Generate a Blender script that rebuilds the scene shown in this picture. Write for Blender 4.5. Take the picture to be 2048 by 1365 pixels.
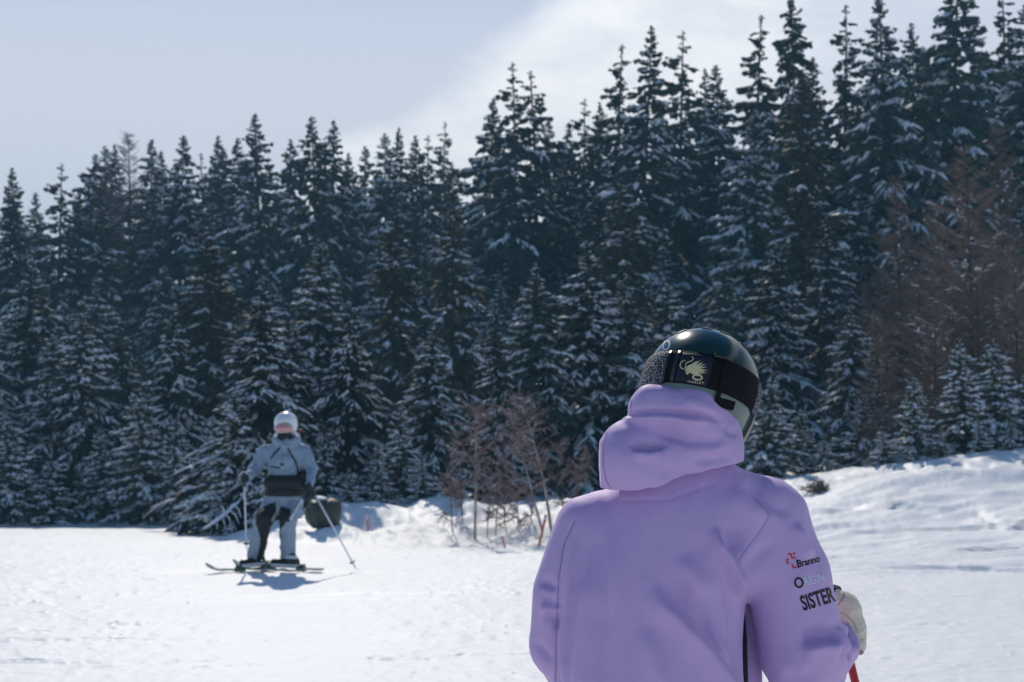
import bpy, bmesh, math, random
import numpy as np
from mathutils import Vector, Matrix, Euler
from mathutils.bvhtree import BVHTree
R = math.radians
for o in list(bpy.data.objects): bpy.data.objects.remove(o)
scn = bpy.context.scene
COL = scn.collection
random.seed(7); rng = np.random.default_rng(11)

# ------------------------------------------------------------------ camera
F = 2844.0                       # focal length in photo pixels (50 mm on 36 mm, photo 2048 wide)
CAM = Vector((0, 0, 1.65))
PITCH = math.atan(75 / F)
cam = bpy.data.cameras.new('camera'); cam.lens = 50; cam.sensor_width = 36
cam.clip_start = 0.05; cam.clip_end = 3000
cam.dof.use_dof = True; cam.dof.focus_distance = 2.92; cam.dof.aperture_fstop = 7.6
cam.dof.aperture_blades = 9
co = bpy.data.objects.new('camera', cam); COL.objects.link(co)
co.location = CAM; co.rotation_euler = (R(90) + PITCH, 0, 0)
scn.camera = co

# ------------------------------------------------------------------ light
SUN_EL = R(38); SUN_AZ = R(-9)   # azimuth measured from +Y (view direction), positive to the right
sd = Vector((math.sin(SUN_AZ) * math.cos(SUN_EL), math.cos(SUN_AZ) * math.cos(SUN_EL), math.sin(SUN_EL)))
sun = bpy.data.lights.new('sun', 'SUN'); sun.energy = 3.4; sun.angle = R(0.55); sun.color = (1.0, 0.925, 0.80)
so = bpy.data.objects.new('sun', sun); COL.objects.link(so)
so.rotation_euler = sd.to_track_quat('Z', 'Y').to_euler(); so.location = sd * 50

w = bpy.data.worlds.new('World'); scn.world = w; w.use_nodes = True
nt = w.node_tree; nt.nodes.clear()
def N(t, tree=None, **kw):
    n = (tree or nt).nodes.new(t)
    for k, v in kw.items(): setattr(n, k, v)
    return n
out = N('ShaderNodeOutputWorld'); bg = N('ShaderNodeBackground'); sky = N('ShaderNodeTexSky', sky_type='NISHITA')
sky.sun_disc = False; sky.sun_elevation = SUN_EL; sky.sun_rotation = SUN_AZ; sky.altitude = 1500; sky.air_density = 1.0
sky.dust_density = 0.6; sky.ozone_density = 3.5
bg.inputs['Strength'].default_value = 0.10
tc = N('ShaderNodeTexCoord')
sep = N('ShaderNodeSeparateXYZ'); nt.links.new(tc.outputs['Generated'], sep.inputs[0])
def math_n(op, a, b=None, c=None, clamp=False, tree=None):
    t = tree or nt
    n = t.nodes.new('ShaderNodeMath'); n.operation = op; n.use_clamp = clamp
    for i, v in enumerate((a, b, c)):
        if v is None: continue
        if isinstance(v, (int, float)): n.inputs[i].default_value = v
        else: t.links.new(v, n.inputs[i])
    return n.outputs[0]
# thin cirrus veil: strongest low down; a brighter cloud bank slanting up over the middle of the view
mp = N('ShaderNodeMapping'); mp.inputs['Scale'].default_value = (1.0, 1.0, 2.3); mp.inputs['Rotation'].default_value = (0, R(28), 0)
nt.links.new(tc.outputs['Generated'], mp.inputs[0])
nz = N('ShaderNodeTexNoise'); nz.inputs['Scale'].default_value = 5.5; nz.inputs['Detail'].default_value = 7; nz.inputs['Roughness'].default_value = 0.52
nt.links.new(mp.outputs[0], nz.inputs['Vector'])
# signed distance from the slanting cloud edge (a great-circle plane), and from its far edge
def plane(nx_, ny_, nz_, off):
    v = N('ShaderNodeVectorMath', operation='DOT_PRODUCT'); v.inputs[1].default_value = (nx_, ny_, nz_)
    nt.links.new(tc.outputs['Generated'], v.inputs[0]); return math_n('ADD', v.outputs['Value'], off)
e1 = plane(0.56, 0, -0.83, 0.212)     # >0 right of / under the upper-left edge
band = math_n('MULTIPLY', e1, 19.0)
band = math_n('ADD', band, math_n('MULTIPLY', math_n('SUBTRACT', nz.outputs['Fac'], 0.5), 2.2))
ss = N('ShaderNodeMapRange', interpolation_type='SMOOTHSTEP'); ss.inputs['From Min'].default_value = 0.0; ss.inputs['From Max'].default_value = 0.6
nt.links.new(band, ss.inputs['Value'])
far = N('ShaderNodeMapRange', interpolation_type='SMOOTHSTEP'); far.inputs['From Min'].default_value = 0.22; far.inputs['From Max'].default_value = 0.08
far.inputs['To Min'].default_value = 0.10; far.inputs['To Max'].default_value = 1
nt.links.new(math_n('ADD', e1, math_n('MULTIPLY', math_n('SUBTRACT', nz.outputs['Fac'], 0.5), -0.35)), far.inputs['Value'])
nz2 = N('ShaderNodeTexNoise'); nz2.inputs['Scale'].default_value = 14; nz2.inputs['Detail'].default_value = 8; nz2.inputs['Distortion'].default_value = .6; nt.links.new(mp.outputs[0], nz2.inputs['Vector'])
wisp = N('ShaderNodeMapRange'); wisp.inputs['From Min'].default_value = .35; wisp.inputs['From Max'].default_value = .65; wisp.inputs['To Min'].default_value = .55; wisp.inputs['To Max'].default_value = 1.0; nt.links.new(nz2.outputs['Fac'], wisp.inputs['Value'])
cl = math_n('MULTIPLY', math_n('MULTIPLY', ss.outputs[0], far.outputs[0]), wisp.outputs[0])
el = N('ShaderNodeMapRange', interpolation_type='SMOOTHSTEP'); el.inputs['From Min'].default_value = 0.52; el.inputs['From Max'].default_value = 0.16
el.inputs['To Min'].default_value = 0.04; el.inputs['To Max'].default_value = 0.93
nt.links.new(sep.outputs['Z'], el.inputs['Value'])
sv = N('ShaderNodeVectorMath', operation='DOT_PRODUCT'); sv.inputs[1].default_value = tuple(sd); nt.links.new(tc.outputs['Generated'], sv.inputs[0])
fs = N('ShaderNodeMapRange', interpolation_type='SMOOTHSTEP'); fs.inputs['From Min'].default_value = -0.7; fs.inputs['From Max'].default_value = 0.6; fs.inputs['To Min'].default_value = 0.22; fs.inputs['To Max'].default_value = 1
nt.links.new(sv.outputs['Value'], fs.inputs['Value'])   # the veil glows towards the sun and thins away from it
veil = N('ShaderNodeMix', data_type='RGBA'); nt.links.new(math_n('MULTIPLY', el.outputs[0], fs.outputs[0]), veil.inputs['Factor'])
hs = N('ShaderNodeHueSaturation'); hs.inputs['Saturation'].default_value = 1.55; nt.links.new(sky.outputs[0], hs.inputs['Color']); nt.links.new(hs.outputs[0], veil.inputs['A']); veil.inputs['B'].default_value = (8.2, 8.4, 9.1, 1)
mixc = N('ShaderNodeMix', data_type='RGBA'); nt.links.new(math_n('MULTIPLY', cl, 0.95), mixc.inputs['Factor'])
nt.links.new(veil.outputs['Result'], mixc.inputs['A']); mixc.inputs['B'].default_value = (11.4, 11.4, 11.5, 1)
nt.links.new(mixc.outputs['Result'], bg.inputs['Color']); nt.links.new(bg.outputs[0], out.inputs['Surface'])
w.cycles.sampling_method = 'MANUAL' if hasattr(w.cycles, 'sampling_method') else None
try: w.cycles.sample_map_resolution = 512
except Exception: pass

scn.view_settings.view_transform = 'Standard'; scn.view_settings.look = 'None'
scn.view_settings.exposure = -0.03; scn.view_settings.gamma = 1.0; scn.view_settings.use_curve_mapping = False

# ------------------------------------------------------------------ helpers
def P(px, py, Y):
    """world point at depth Y seen at photo pixel px,py"""
    x = (px - 1024) / F; yu = (682.5 - py) / F
    d = Vector((x, math.cos(PITCH) - yu * math.sin(PITCH), math.sin(PITCH) + yu * math.cos(PITCH)))
    return CAM + d * (Y / d.y)
def pix(p):
    d = p - CAM; a = PITCH
    dep = d.y * math.cos(a) + d.z * math.sin(a); up = -d.y * math.sin(a) + d.z * math.cos(a)
    return 1024 + F * d.x / dep, 682.5 - F * up / dep
def tag(o, label=None, cat=None, group=None, kind=None):
    if label: o['label'] = label
    if cat: o['category'] = cat
    if group: o['group'] = group
    if kind: o['kind'] = kind
    return o
def empty(name, loc=(0, 0, 0), **kw):
    o = bpy.data.objects.new(name, None); COL.objects.link(o); o.location = loc
    o.empty_display_size = 0.2
    bpy.context.view_layer.update()
    return tag(o, **kw)
def link(name, me, mat=None, parent=None, world=True):
    """link mesh; with world=True its coordinates are world coordinates even under a parent"""
    o = bpy.data.objects.new(name, me); COL.objects.link(o)
    if mat is not None:
        for m in (mat if isinstance(mat, (list, tuple)) else [mat]): me.materials.append(m)
    if parent is not None:
        o.parent = parent
        if world: o.matrix_parent_inverse = wm(parent).inverted()
    return o
def wm(o):
    m = o.matrix_basis.copy()
    while o.parent is not None:
        m = o.parent.matrix_basis @ o.matrix_parent_inverse @ m if False else (o.parent.matrix_basis @ (o.matrix_parent_inverse @ m))
        o = o.parent
    return m
def mesh(name, V, Fc, smooth=False):
    me = bpy.data.meshes.new(name)
    V = np.asarray(V, dtype=np.float32).reshape(-1, 3)
    if isinstance(Fc, np.ndarray) and Fc.ndim == 2:
        n, k = Fc.shape
        me.vertices.add(len(V)); me.vertices.foreach_set('co', V.ravel())
        me.loops.add(n * k); me.loops.foreach_set('vertex_index', Fc.astype(np.int32).ravel())
        me.polygons.add(n); me.polygons.foreach_set('loop_start', np.arange(0, n * k, k, dtype=np.int32))
        me.update(calc_edges=True); me.validate()
    else:
        me.from_pydata([tuple(v) for v in V], [], [tuple(f) for f in Fc]); me.update()
    if smooth: me.polygons.foreach_set('use_smooth', [True] * len(me.polygons))
    return me

# ---- procedural materials
def mat(name, col, rough=0.6, spec=0.3, noise=None, bump=None, coat=0, sheen=0, metallic=0, objrand=0, sss=0, trans=0):
    """noise=(scale, col2, contrast) ; bump=[(scale, strength, distance)...] in object space"""
    m = bpy.data.materials.new(name); m.use_nodes = True; t = m.node_tree
    b = t.nodes['Principled BSDF']
    b.inputs['Base Color'].default_value = (*col, 1); b.inputs['Roughness'].default_value = rough
    b.inputs['Specular IOR Level'].default_value = spec; b.inputs['Coat Weight'].default_value = coat
    b.inputs['Coat Roughness'].default_value = 0.06
    b.inputs['Sheen Weight'].default_value = sheen; b.inputs['Metallic'].default_value = metallic
    if trans: b.inputs['Transmission Weight'].default_value = trans
    if sss: b.inputs['Subsurface Weight'].default_value = sss; b.inputs['Subsurface Radius'].default_value = (0.01, 0.012, 0.015)
    tcn = t.nodes.new('ShaderNodeTexCoord')
    colout = None
    if noise:
        n = t.nodes.new('ShaderNodeTexNoise'); n.inputs['Scale'].default_value = noise[0]; n.inputs['Detail'].default_value = 4
        t.links.new(tcn.outputs['Object'], n.inputs['Vector'])
        r = t.nodes.new('ShaderNodeMapRange'); c = noise[2]
        r.inputs['From Min'].default_value = 0.5 - c; r.inputs['From Max'].default_value = 0.5 + c
        t.links.new(n.outputs['Fac'], r.inputs['Value'])
        mx = t.nodes.new('ShaderNodeMix'); mx.data_type = 'RGBA'
        t.links.new(r.outputs[0], mx.inputs['Factor']); mx.inputs['A'].default_value = (*col, 1); mx.inputs['B'].default_value = (*noise[1], 1)
        colout = mx.outputs['Result']; t.links.new(colout, b.inputs['Base Color'])
    if objrand:
        oi = t.nodes.new('ShaderNodeObjectInfo')
        hs = t.nodes.new('ShaderNodeHueSaturation')
        r = t.nodes.new('ShaderNodeMapRange'); r.inputs['To Min'].default_value = 1 - objrand; r.inputs['To Max'].default_value = 1 + objrand
        t.links.new(oi.outputs['Random'], r.inputs['Value']); t.links.new(r.outputs[0], hs.inputs['Value'])
        if colout: t.links.new(colout, hs.inputs['Color'])
        else: hs.inputs['Color'].default_value = (*col, 1)
        t.links.new(hs.outputs[0], b.inputs['Base Color'])
    prev = None
    for (sc, st, dist) in (bump or []):
        n = t.nodes.new('ShaderNodeTexNoise'); n.inputs['Scale'].default_value = sc; n.inputs['Detail'].default_value = 5
        t.links.new(tcn.outputs['Object'], n.inputs['Vector'])
        bp = t.nodes.new('ShaderNodeBump'); bp.inputs['Strength'].default_value = st; bp.inputs['Distance'].default_value = dist
        t.links.new(n.outputs['Fac'], bp.inputs['Height'])
        if prev: t.links.new(prev, bp.inputs['Normal'])
        prev = bp.outputs[0]
    if prev: t.links.new(prev, b.inputs['Normal'])
    return m

# ---- vectorised noise
def vnoise(x, y, seed=0):
    xi = np.floor(x).astype(np.int64); yi = np.floor(y).astype(np.int64); fx = x - xi; fy = y - yi
    fx = fx * fx * fx * (fx * (fx * 6 - 15) + 10); fy = fy * fy * fy * (fy * (fy * 6 - 15) + 10)
    def h(a, b):
        n = (a * 374761393 + b * 668265263 + seed * 974711) & 0x7fffffff
        n = ((n ^ (n >> 13)) * 1274126177) & 0x7fffffff
        n = ((n ^ (n >> 16)) * 60493) & 0x7fffffff
        return ((n ^ (n >> 11)) & 0xffff) / 32767.5 - 1
    a = h(xi, yi); b = h(xi + 1, yi); c = h(xi, yi + 1); d = h(xi + 1, yi + 1)
    return (a * (1 - fx) + b * fx) * (1 - fy) + (c * (1 - fx) + d * fx) * fy
def fbm(x, y, seed=0, oct=4, g=0.5):
    s = 0; a = 1
    for i in range(oct):
        s = s + a * vnoise(x * 2 ** i + 17.3 * i, y * 2 ** i - 9.1 * i, seed + i); a *= g
    return s
def sst(a, b, x): t = np.clip((x - a) / (b - a), 0, 1); return t * t * (3 - 2 * t)

# ---- signed distance fields and surface nets
class Grid:
    def __init__(s, lo, hi, h):
        s.lo = np.array(lo, float); s.h = h
        n = np.ceil((np.array(hi) - s.lo) / h).astype(int) + 1
        s.X, s.Y, s.Z = np.meshgrid(*[(s.lo[i] + h * np.arange(n[i])).astype(np.float32) for i in range(3)], indexing='ij')
        s.f = np.full(s.X.shape, 1.0, np.float32)
    def add(s, d, k=0.02):
        h = np.clip(0.5 + 0.5 * (s.f - d) / k, 0, 1); s.f = s.f * (1 - h) + d * h - k * h * (1 - h); return s
    def sub(s, d, k=0.01):
        h = np.clip(0.5 - 0.5 * (s.f + d) / k, 0, 1); s.f = s.f * (1 - h) + (-d) * h + k * h * (1 - h); return s
    def cone(s, a, b, ra, rb, flat=None):
        a = np.array(a); b = np.array(b); ab = b - a; L = ab @ ab + 1e-12
        x = s.X - a[0]; y = s.Y - a[1]; z = s.Z - a[2]
        t = np.clip((x * ab[0] + y * ab[1] + z * ab[2]) / L, 0, 1)
        return np.sqrt((x - t * ab[0]) ** 2 + (y - t * ab[1]) ** 2 + (z - t * ab[2]) ** 2) - (ra + (rb - ra) * t)
    def ell(s, c, r, rot=None):
        x = s.X - c[0]; y = s.Y - c[1]; z = s.Z - c[2]
        if rot is not None:
            m = np.array(Euler(rot).to_matrix().transposed())
            x, y, z = (m[0, 0] * x + m[0, 1] * y + m[0, 2] * z, m[1, 0] * x + m[1, 1] * y + m[1, 2] * z, m[2, 0] * x + m[2, 1] * y + m[2, 2] * z)
        k0 = np.sqrt((x / r[0]) ** 2 + (y / r[1]) ** 2 + (z / r[2]) ** 2)
        k1 = np.sqrt((x / r[0] ** 2) ** 2 + (y / r[1] ** 2) ** 2 + (z / r[2] ** 2) ** 2) + 1e-9
        return k0 * (k0 - 1) / k1
    def loft(s, rows, p=2.2, axis=None):
        """rows of (z, cx, cy, rx, ry), sorted by z"""
        rows = sorted(rows); T = np.array(rows); zz = s.Z[0, 0, :]
        def smooth(c):
            v = np.interp(zz, T[:, 0], T[:, c]); n = max(1, int(0.02 / s.h)); ker = np.ones(2 * n + 1) / (2 * n + 1)
            return np.convolve(np.pad(v, n, mode='edge'), ker, 'valid').astype(np.float32)
        cx, cy, rx, ry = [smooth(c)[None, None, :] for c in (1, 2, 3, 4)]
        q = (np.abs((s.X - cx) / rx) ** p + np.abs((s.Y - cy) / ry) ** p) ** (1 / p)
        d = (q - 1) * np.minimum(rx, ry)
        return np.maximum(d, np.maximum(T[0, 0] - s.Z, s.Z - T[-1, 0]))
    def nets(s):
        f = s.f; ins = f < 0; nx, ny, nz_ = f.shape
        cs = np.zeros((nx - 1, ny - 1, nz_ - 1), np.int8)
        for i in (0, 1):
            for j in (0, 1):
                for k in (0, 1): cs += ins[i:nx - 1 + i, j:ny - 1 + j, k:nz_ - 1 + k]
        act = (cs > 0) & (cs < 8); idx = np.full(cs.shape, -1, np.int64); c = np.argwhere(act); idx[act] = np.arange(len(c))
        acc = np.zeros((len(c), 3)); cnt = np.zeros(len(c))
        cor = [(i, j, k) for i in (0, 1) for j in (0, 1) for k in (0, 1)]
        for a in cor:
            for ax in range(3):
                if a[ax]: continue
                b = list(a); b[ax] = 1
                fa = f[c[:, 0] + a[0], c[:, 1] + a[1], c[:, 2] + a[2]]; fb = f[c[:, 0] + b[0], c[:, 1] + b[1], c[:, 2] + b[2]]
                m = (fa < 0) != (fb < 0); t = np.where(m, fa / np.where(m, fa - fb, 1), 0)
                p = np.array(a, float)[None, :].repeat(len(c), 0); p[:, ax] += t
                acc[m] += p[m]; cnt[m] += 1
        V = s.lo + s.h * (c + acc / cnt[:, None])
        Q = []
        for ax in range(3):
            o1, o2 = [q for q in range(3) if q != ax]
            sl0 = [slice(1, -1)] * 3; sl0[ax] = slice(0, -1); sl1 = list(sl0); sl1[ax] = slice(1, None)
            A = ins[tuple(sl0)]; B = ins[tuple(sl1)]; e = np.argwhere(A != B)
            base = e.copy(); base[:, o1] += 1; base[:, o2] += 1
            if ax == 0: pass
            def cell(d1, d2):
                q = base.copy(); q[:, o1] -= d1; q[:, o2] -= d2; return idx[q[:, 0], q[:, 1], q[:, 2]]
            q = np.stack([cell(1, 1), cell(0, 1), cell(0, 0), cell(1, 0)], 1)
            a_in = A[e[:, 0], e[:, 1], e[:, 2]]
            flip = ~a_in if ax != 1 else a_in
            q[flip] = q[flip][:, ::-1]; Q.append(q)
        Q = np.concatenate(Q); Q = Q[(Q >= 0).all(1)]
        return V, Q
def relax(V, Q, it=2, lam=0.5):
    E = np.concatenate([Q[:, [0, 1]], Q[:, [1, 2]], Q[:, [2, 3]], Q[:, [3, 0]]])
    for _ in range(it):
        S = np.zeros_like(V); C = np.zeros(len(V))
        for i, j in ((0, 1), (1, 0)):
            for a in range(3): S[:, a] += np.bincount(E[:, i], V[E[:, j], a], len(V))
            C += np.bincount(E[:, i], minlength=len(V))
        V = V * (1 - lam) + lam * S / C[:, None]
    return V
def vnormals(V, Q):
    n = np.cross(V[Q[:, 2]] - V[Q[:, 0]], V[Q[:, 3]] - V[Q[:, 1]]); S = np.zeros_like(V)
    for k in range(4):
        for a in range(3): S[:, a] += np.bincount(Q[:, k], n[:, a], len(V))
    return S / (np.linalg.norm(S, axis=1)[:, None] + 1e-12)
def projpx(V):
    d = V - np.array(CAM); a = PITCH
    dep = d[:, 1] * math.cos(a) + d[:, 2] * math.sin(a); up = -d[:, 1] * math.sin(a) + d[:, 2] * math.cos(a)
    return 1024 + F * d[:, 0] / dep, 682.5 - F * up / dep
def patch(V, Q, Nn, keep, off, name, m, parent):
    """raise a region of a surface as its own thin piece (keep: mask on faces)"""
    q = Q[keep]; u, inv = np.unique(q, return_inverse=True); q = inv.reshape(-1, 4)
    n = len(u); V1 = V[u] + Nn[u] * off; V0 = V[u] - Nn[u] * 0.002
    # rim
    e = np.concatenate([q[:, [0, 1]], q[:, [1, 2]], q[:, [2, 3]], q[:, [3, 0]]])
    key = np.sort(e, 1); _, first, cnt = np.unique(key, axis=0, return_index=True, return_counts=True)
    rim = e[first[cnt == 1]]
    rq = np.stack([rim[:, 0], rim[:, 0] + n, rim[:, 1] + n, rim[:, 1]], 1)
    return link(name, mesh(name, np.concatenate([V1, V0]), np.concatenate([q, rq]), True), m, parent)
def tube(pts, rad, seg=8, cap=True):
    pts = [np.array(p, float) for p in pts]; n = len(pts)
    if not hasattr(rad, '__len__'): rad = [rad] * n
    V = []; Fc = []; up = np.array([0.13, 0.31, 0.94])
    for i, p in enumerate(pts):
        d = pts[min(i + 1, n - 1)] - pts[max(i - 1, 0)]; d /= np.linalg.norm(d) + 1e-9
        s = np.cross(d, up); s /= np.linalg.norm(s) + 1e-9; t = np.cross(s, d)
        for k in range(seg):
            a = 2 * math.pi * k / seg; V.append(p + rad[i] * (math.cos(a) * s + math.sin(a) * t))
    for i in range(n - 1):
        for k in range(seg):
            a = i * seg + k; b = i * seg + (k + 1) % seg; Fc.append((a, b, b + seg, a + seg))
    if cap: Fc.append(tuple(range(seg))[::-1]); Fc.append(tuple(range((n - 1) * seg, n * seg)))
    return V, Fc
def merge(parts):
    V = []; Fc = []
    for v, f in parts:
        o = len(V); V += list(v); Fc += [tuple(i + o for i in q) for q in f]
    return V, Fc
# ------------------------------------------------------------------ terrain
def edge_y(x):
    return 31 - 4.5 * sst(-7.5, -4.5, x) - 1.2 * sst(1, 5, x)
def ground_base(x, y):
    r = np.maximum(y, 0)
    z = -1.5 * (np.minimum(r, 30) / 30) ** 2.1
    z = z + 0.92 * sst(13, 24.5, y) * sst(0.3, 8, x) + 0.05 * np.maximum(x - 6, 0) * sst(13, 24, y)
    z = z + 0.5 * sst(19.0, 22.6, y + 0.5 * np.sin(x * 1.3)) * sst(-4.6, -2.4, x) * (1 - 0.4 * sst(0.5, 4, x))
    s = 0.06 + 0.05 * sst(-8, -2, x) + 0.03 * sst(3, 9, x)
    q = np.maximum(y - edge_y(x), 0); q = np.minimum(q, 90)
    z = z + s * q * q / (q + 2.0)
    return z
_tr = np.random.default_rng(5)
TRACKS = []
for (x0, y0, x1, y1, wd, dp) in [(-6.5, 11.2, 1.2, 12.1, .05, .02), (-6.3, 11.6, 1.4, 12.5, .05, .02), (-5.2, 9.5, 1.0, 10.0, .045, .022),
        (-5.0, 9.9, -1.2, 10.4, .05, .015), (-4.4, 9.0, 0.6, 9.25, .04, .02), (-7.5, 13.6, -2.7, 14.6, .06, .02), (-7.7, 14.3, -2.6, 14.9, .06, .018),
        (-0.4, 9.7, 3.4, 10.6, .045, .015), (-9, 17.5, 2, 16.2, .07, .02), (-9, 22, -1, 18.5, .08, .02), (2.2, 12.3, 6.5, 11.6, .05, .014),
        (-3.6, 8.7, -0.2, 9.05, .04, .02), (-2.6, 14.6, 3.5, 15.4, .1, .02)]:
    TRACKS.append((x0, y0, x1, y1, wd * .8, dp * 1.5, _tr.uniform(-.25, .25)))
def ground_z(x, y):
    x = np.asarray(x, float); y = np.asarray(y, float)
    z = ground_base(x, y)
    near = sst(60, 34, y)
    z = z + near * (0.028 * fbm(x / 4.1, y / 4.1, 1, 2) + 0.010 * fbm(x / 0.8, y / 1.6, 5, 3))
    # chopped, scuffed crust of the piste
    mask = sst(-0.15, 0.6, fbm(x / 1.7, y / 2.6, 9, 2))
    ch = np.maximum(fbm(x / 0.13, y / 0.16, 21, 3) - 0.42, 0)
    z = z + near * (0.007 + 0.013 * mask) * ch
    z = z + near * 0.0035 * fbm(x / 0.09, y / 0.09, 31, 2)
    ch2 = np.maximum(vnoise(x / 0.055, y / 0.055, 77) - 0.72, 0) * sst(-.2, .6, fbm(x / .9, y / .9, 78, 2))
    z = z + near * 0.04 * ch2
    # ski-cut banks on the right, running across the slope
    m = sst(12.5, 17, y) * sst(0.6, 3.4, x) * sst(30, 26, y)
    ux = (x * 0.93 + y * 0.10); uy = (y - 0.28 * x)
    rg = fbm(ux / 2.1 + 0.5 * fbm(x / 2, y / 2, 44, 2), uy / 0.75, 41, 3)
    z = z + m * (0.050 * rg - 0.05 * np.maximum(0.25 - np.abs(rg), 0) * 2 + 0.022 * fbm(ux / 0.7, uy / 0.3, 47, 3))
    # deeper curved cuts there
    for (cx, cy, rr, a0, a1, dp) in ((5.1, 15.2, 2.2, 0.2, 1.6, .10), (4.0, 17.0, 3.1, -.2, 1.1, .10), (6.6, 16.6, 2.2, .3, 1.9, .13), (3.2, 19, 2.6, .2, 1.5, .10), (7.2, 20.5, 2.7, .5, 2.2, .12), (5.4, 21.8, 2.0, .6, 2.0, .1), (3.6, 14.0, 1.8, .2, 1.2, .05)):
        d = np.hypot((x - cx) * 0.62, (y - cy) * 1.3); an = np.arctan2(y - cy, x - cx)
        on = sst(a0 - .25, a0 + .1, an) * sst(a1 + .3, a1 - .1, an)
        s = d - rr * 0.6
        z = z + on * dp * .8 * (np.exp(-((s - .09) / .08) ** 2) * .6 - np.exp(-((s + .03) / .05) ** 2))
    # drifts along the wooded edge
    m2 = sst(18.6, 20.5, y) * sst(-5, -3, x) * (1 - sst(1.5, 3.5, x))
    z = z + m2 * near * (0.11 * fbm(x / 1.1, y / 1.0, 51, 3) + 0.05 * fbm(x / .35, y / .5, 55, 2))
    m3 = sst(23, 25, y) * sst(45, 32, y) * sst(-.5, 1.5, y - edge_y(x))
    z = z + m3 * 0.16 * fbm(x / 1.3, y / 1.5, 61, 3)
    for (x0, y0, x1, y1, wd, dp, c) in TRACKS:
        L2 = (x1 - x0) ** 2 + (y1 - y0) ** 2; t = ((x - x0) * (x1 - x0) + (y - y0) * (y1 - y0)) / L2
        L = math.sqrt(L2); s = ((x - x0) * (y1 - y0) - (y - y0) * (x1 - x0)) / L + c * (4 * t * (1 - t))
        on = sst(0, .1, t) * sst(1, .9, t) * sst(-.5, .25, fbm(t * 7, t * 3 + x0, 66, 2))
        z = z + on * dp * (0.7 * np.exp(-((s - wd) / (wd * .8)) ** 2) - np.exp(-(s / wd) ** 2))
    return z
def gz(x, y): return float(ground_z(np.array([x]), np.array([y]))[0])

snow_m = mat('snow', (0.86, 0.865, 0.87), rough=0.55, spec=0.25, noise=(0.8, (0.825, 0.835, 0.85), 0.25), bump=[(9, 0.35, 0.02), (70, 0.5, 0.006)])
# one sheet: polar rings round the viewpoint, closer together where the piste is seen
q = 1.0 / np.linspace(1 / 7.8, 1 / 31.0, 430)
rad = np.concatenate([np.linspace(0.02, 7.7, 50), q, np.linspace(31.3, 60, 70), np.geomspace(62, 300, 14)])
ang = np.concatenate([np.linspace(-180, -25, 60)[:-1], np.linspace(-25, 25, 760), np.linspace(25, 180, 60)[1:]]) * math.pi / 180
A, RR = np.meshgrid(ang, rad); GX = RR * np.sin(A); GY = RR * np.cos(A)
GZ = ground_z(GX, GY)
na = len(ang); nr = len(rad); ii = (np.arange(nr - 1)[:, None] * na + np.arange(na - 1)[None, :]).ravel()
gq = np.stack([ii, ii + 1, ii + na + 1, ii + na], 1)[:, ::-1]
g = link('snow_piste', mesh('snow_piste', np.stack([GX, GY, GZ], -1).reshape(-1, 3), gq, True), snow_m)
tag(g, 'white groomed snow slope with scuffs and ski tracks', None, None, 'structure')
# ------------------------------------------------------------------ trees
needle_m = mat('spruce_needles', (0.036, 0.058, 0.056), rough=0.75, spec=0.15, noise=(0.9, (0.060, 0.075, 0.058), 0.22), objrand=0.35)
olive_m = mat('olive_needles', (0.055, 0.062, 0.040), rough=0.75, spec=0.15, noise=(1.2, (0.075, 0.065, 0.045), 0.2), objrand=0.2)
bark_m = mat('bark', (0.085, 0.062, 0.048), rough=0.9, spec=0.1, noise=(14, (0.04, 0.03, 0.026), 0.2), bump=[(25, .6, .02)])
pale_bark_m = mat('pale_bark', (0.50, 0.42, 0.36), rough=0.85, spec=0.1, noise=(9, (0.14, 0.10, 0.085), 0.15), bump=[(40, .5, .01)])
larch_m = mat('larch_twigs', (0.235, 0.165, 0.13), rough=0.85, spec=0.1, noise=(2.0, (0.15, 0.10, 0.08), 0.2), objrand=0.2)
birch_m = mat('birch_twigs', (0.30, 0.225, 0.215), rough=0.85, spec=0.1, noise=(2.5, (0.18, 0.12, 0.115), 0.2), objrand=0.15)
tsnow_m = mat('branch_snow', (0.88, 0.90, 0.93), rough=0.6, spec=0.2)

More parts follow.
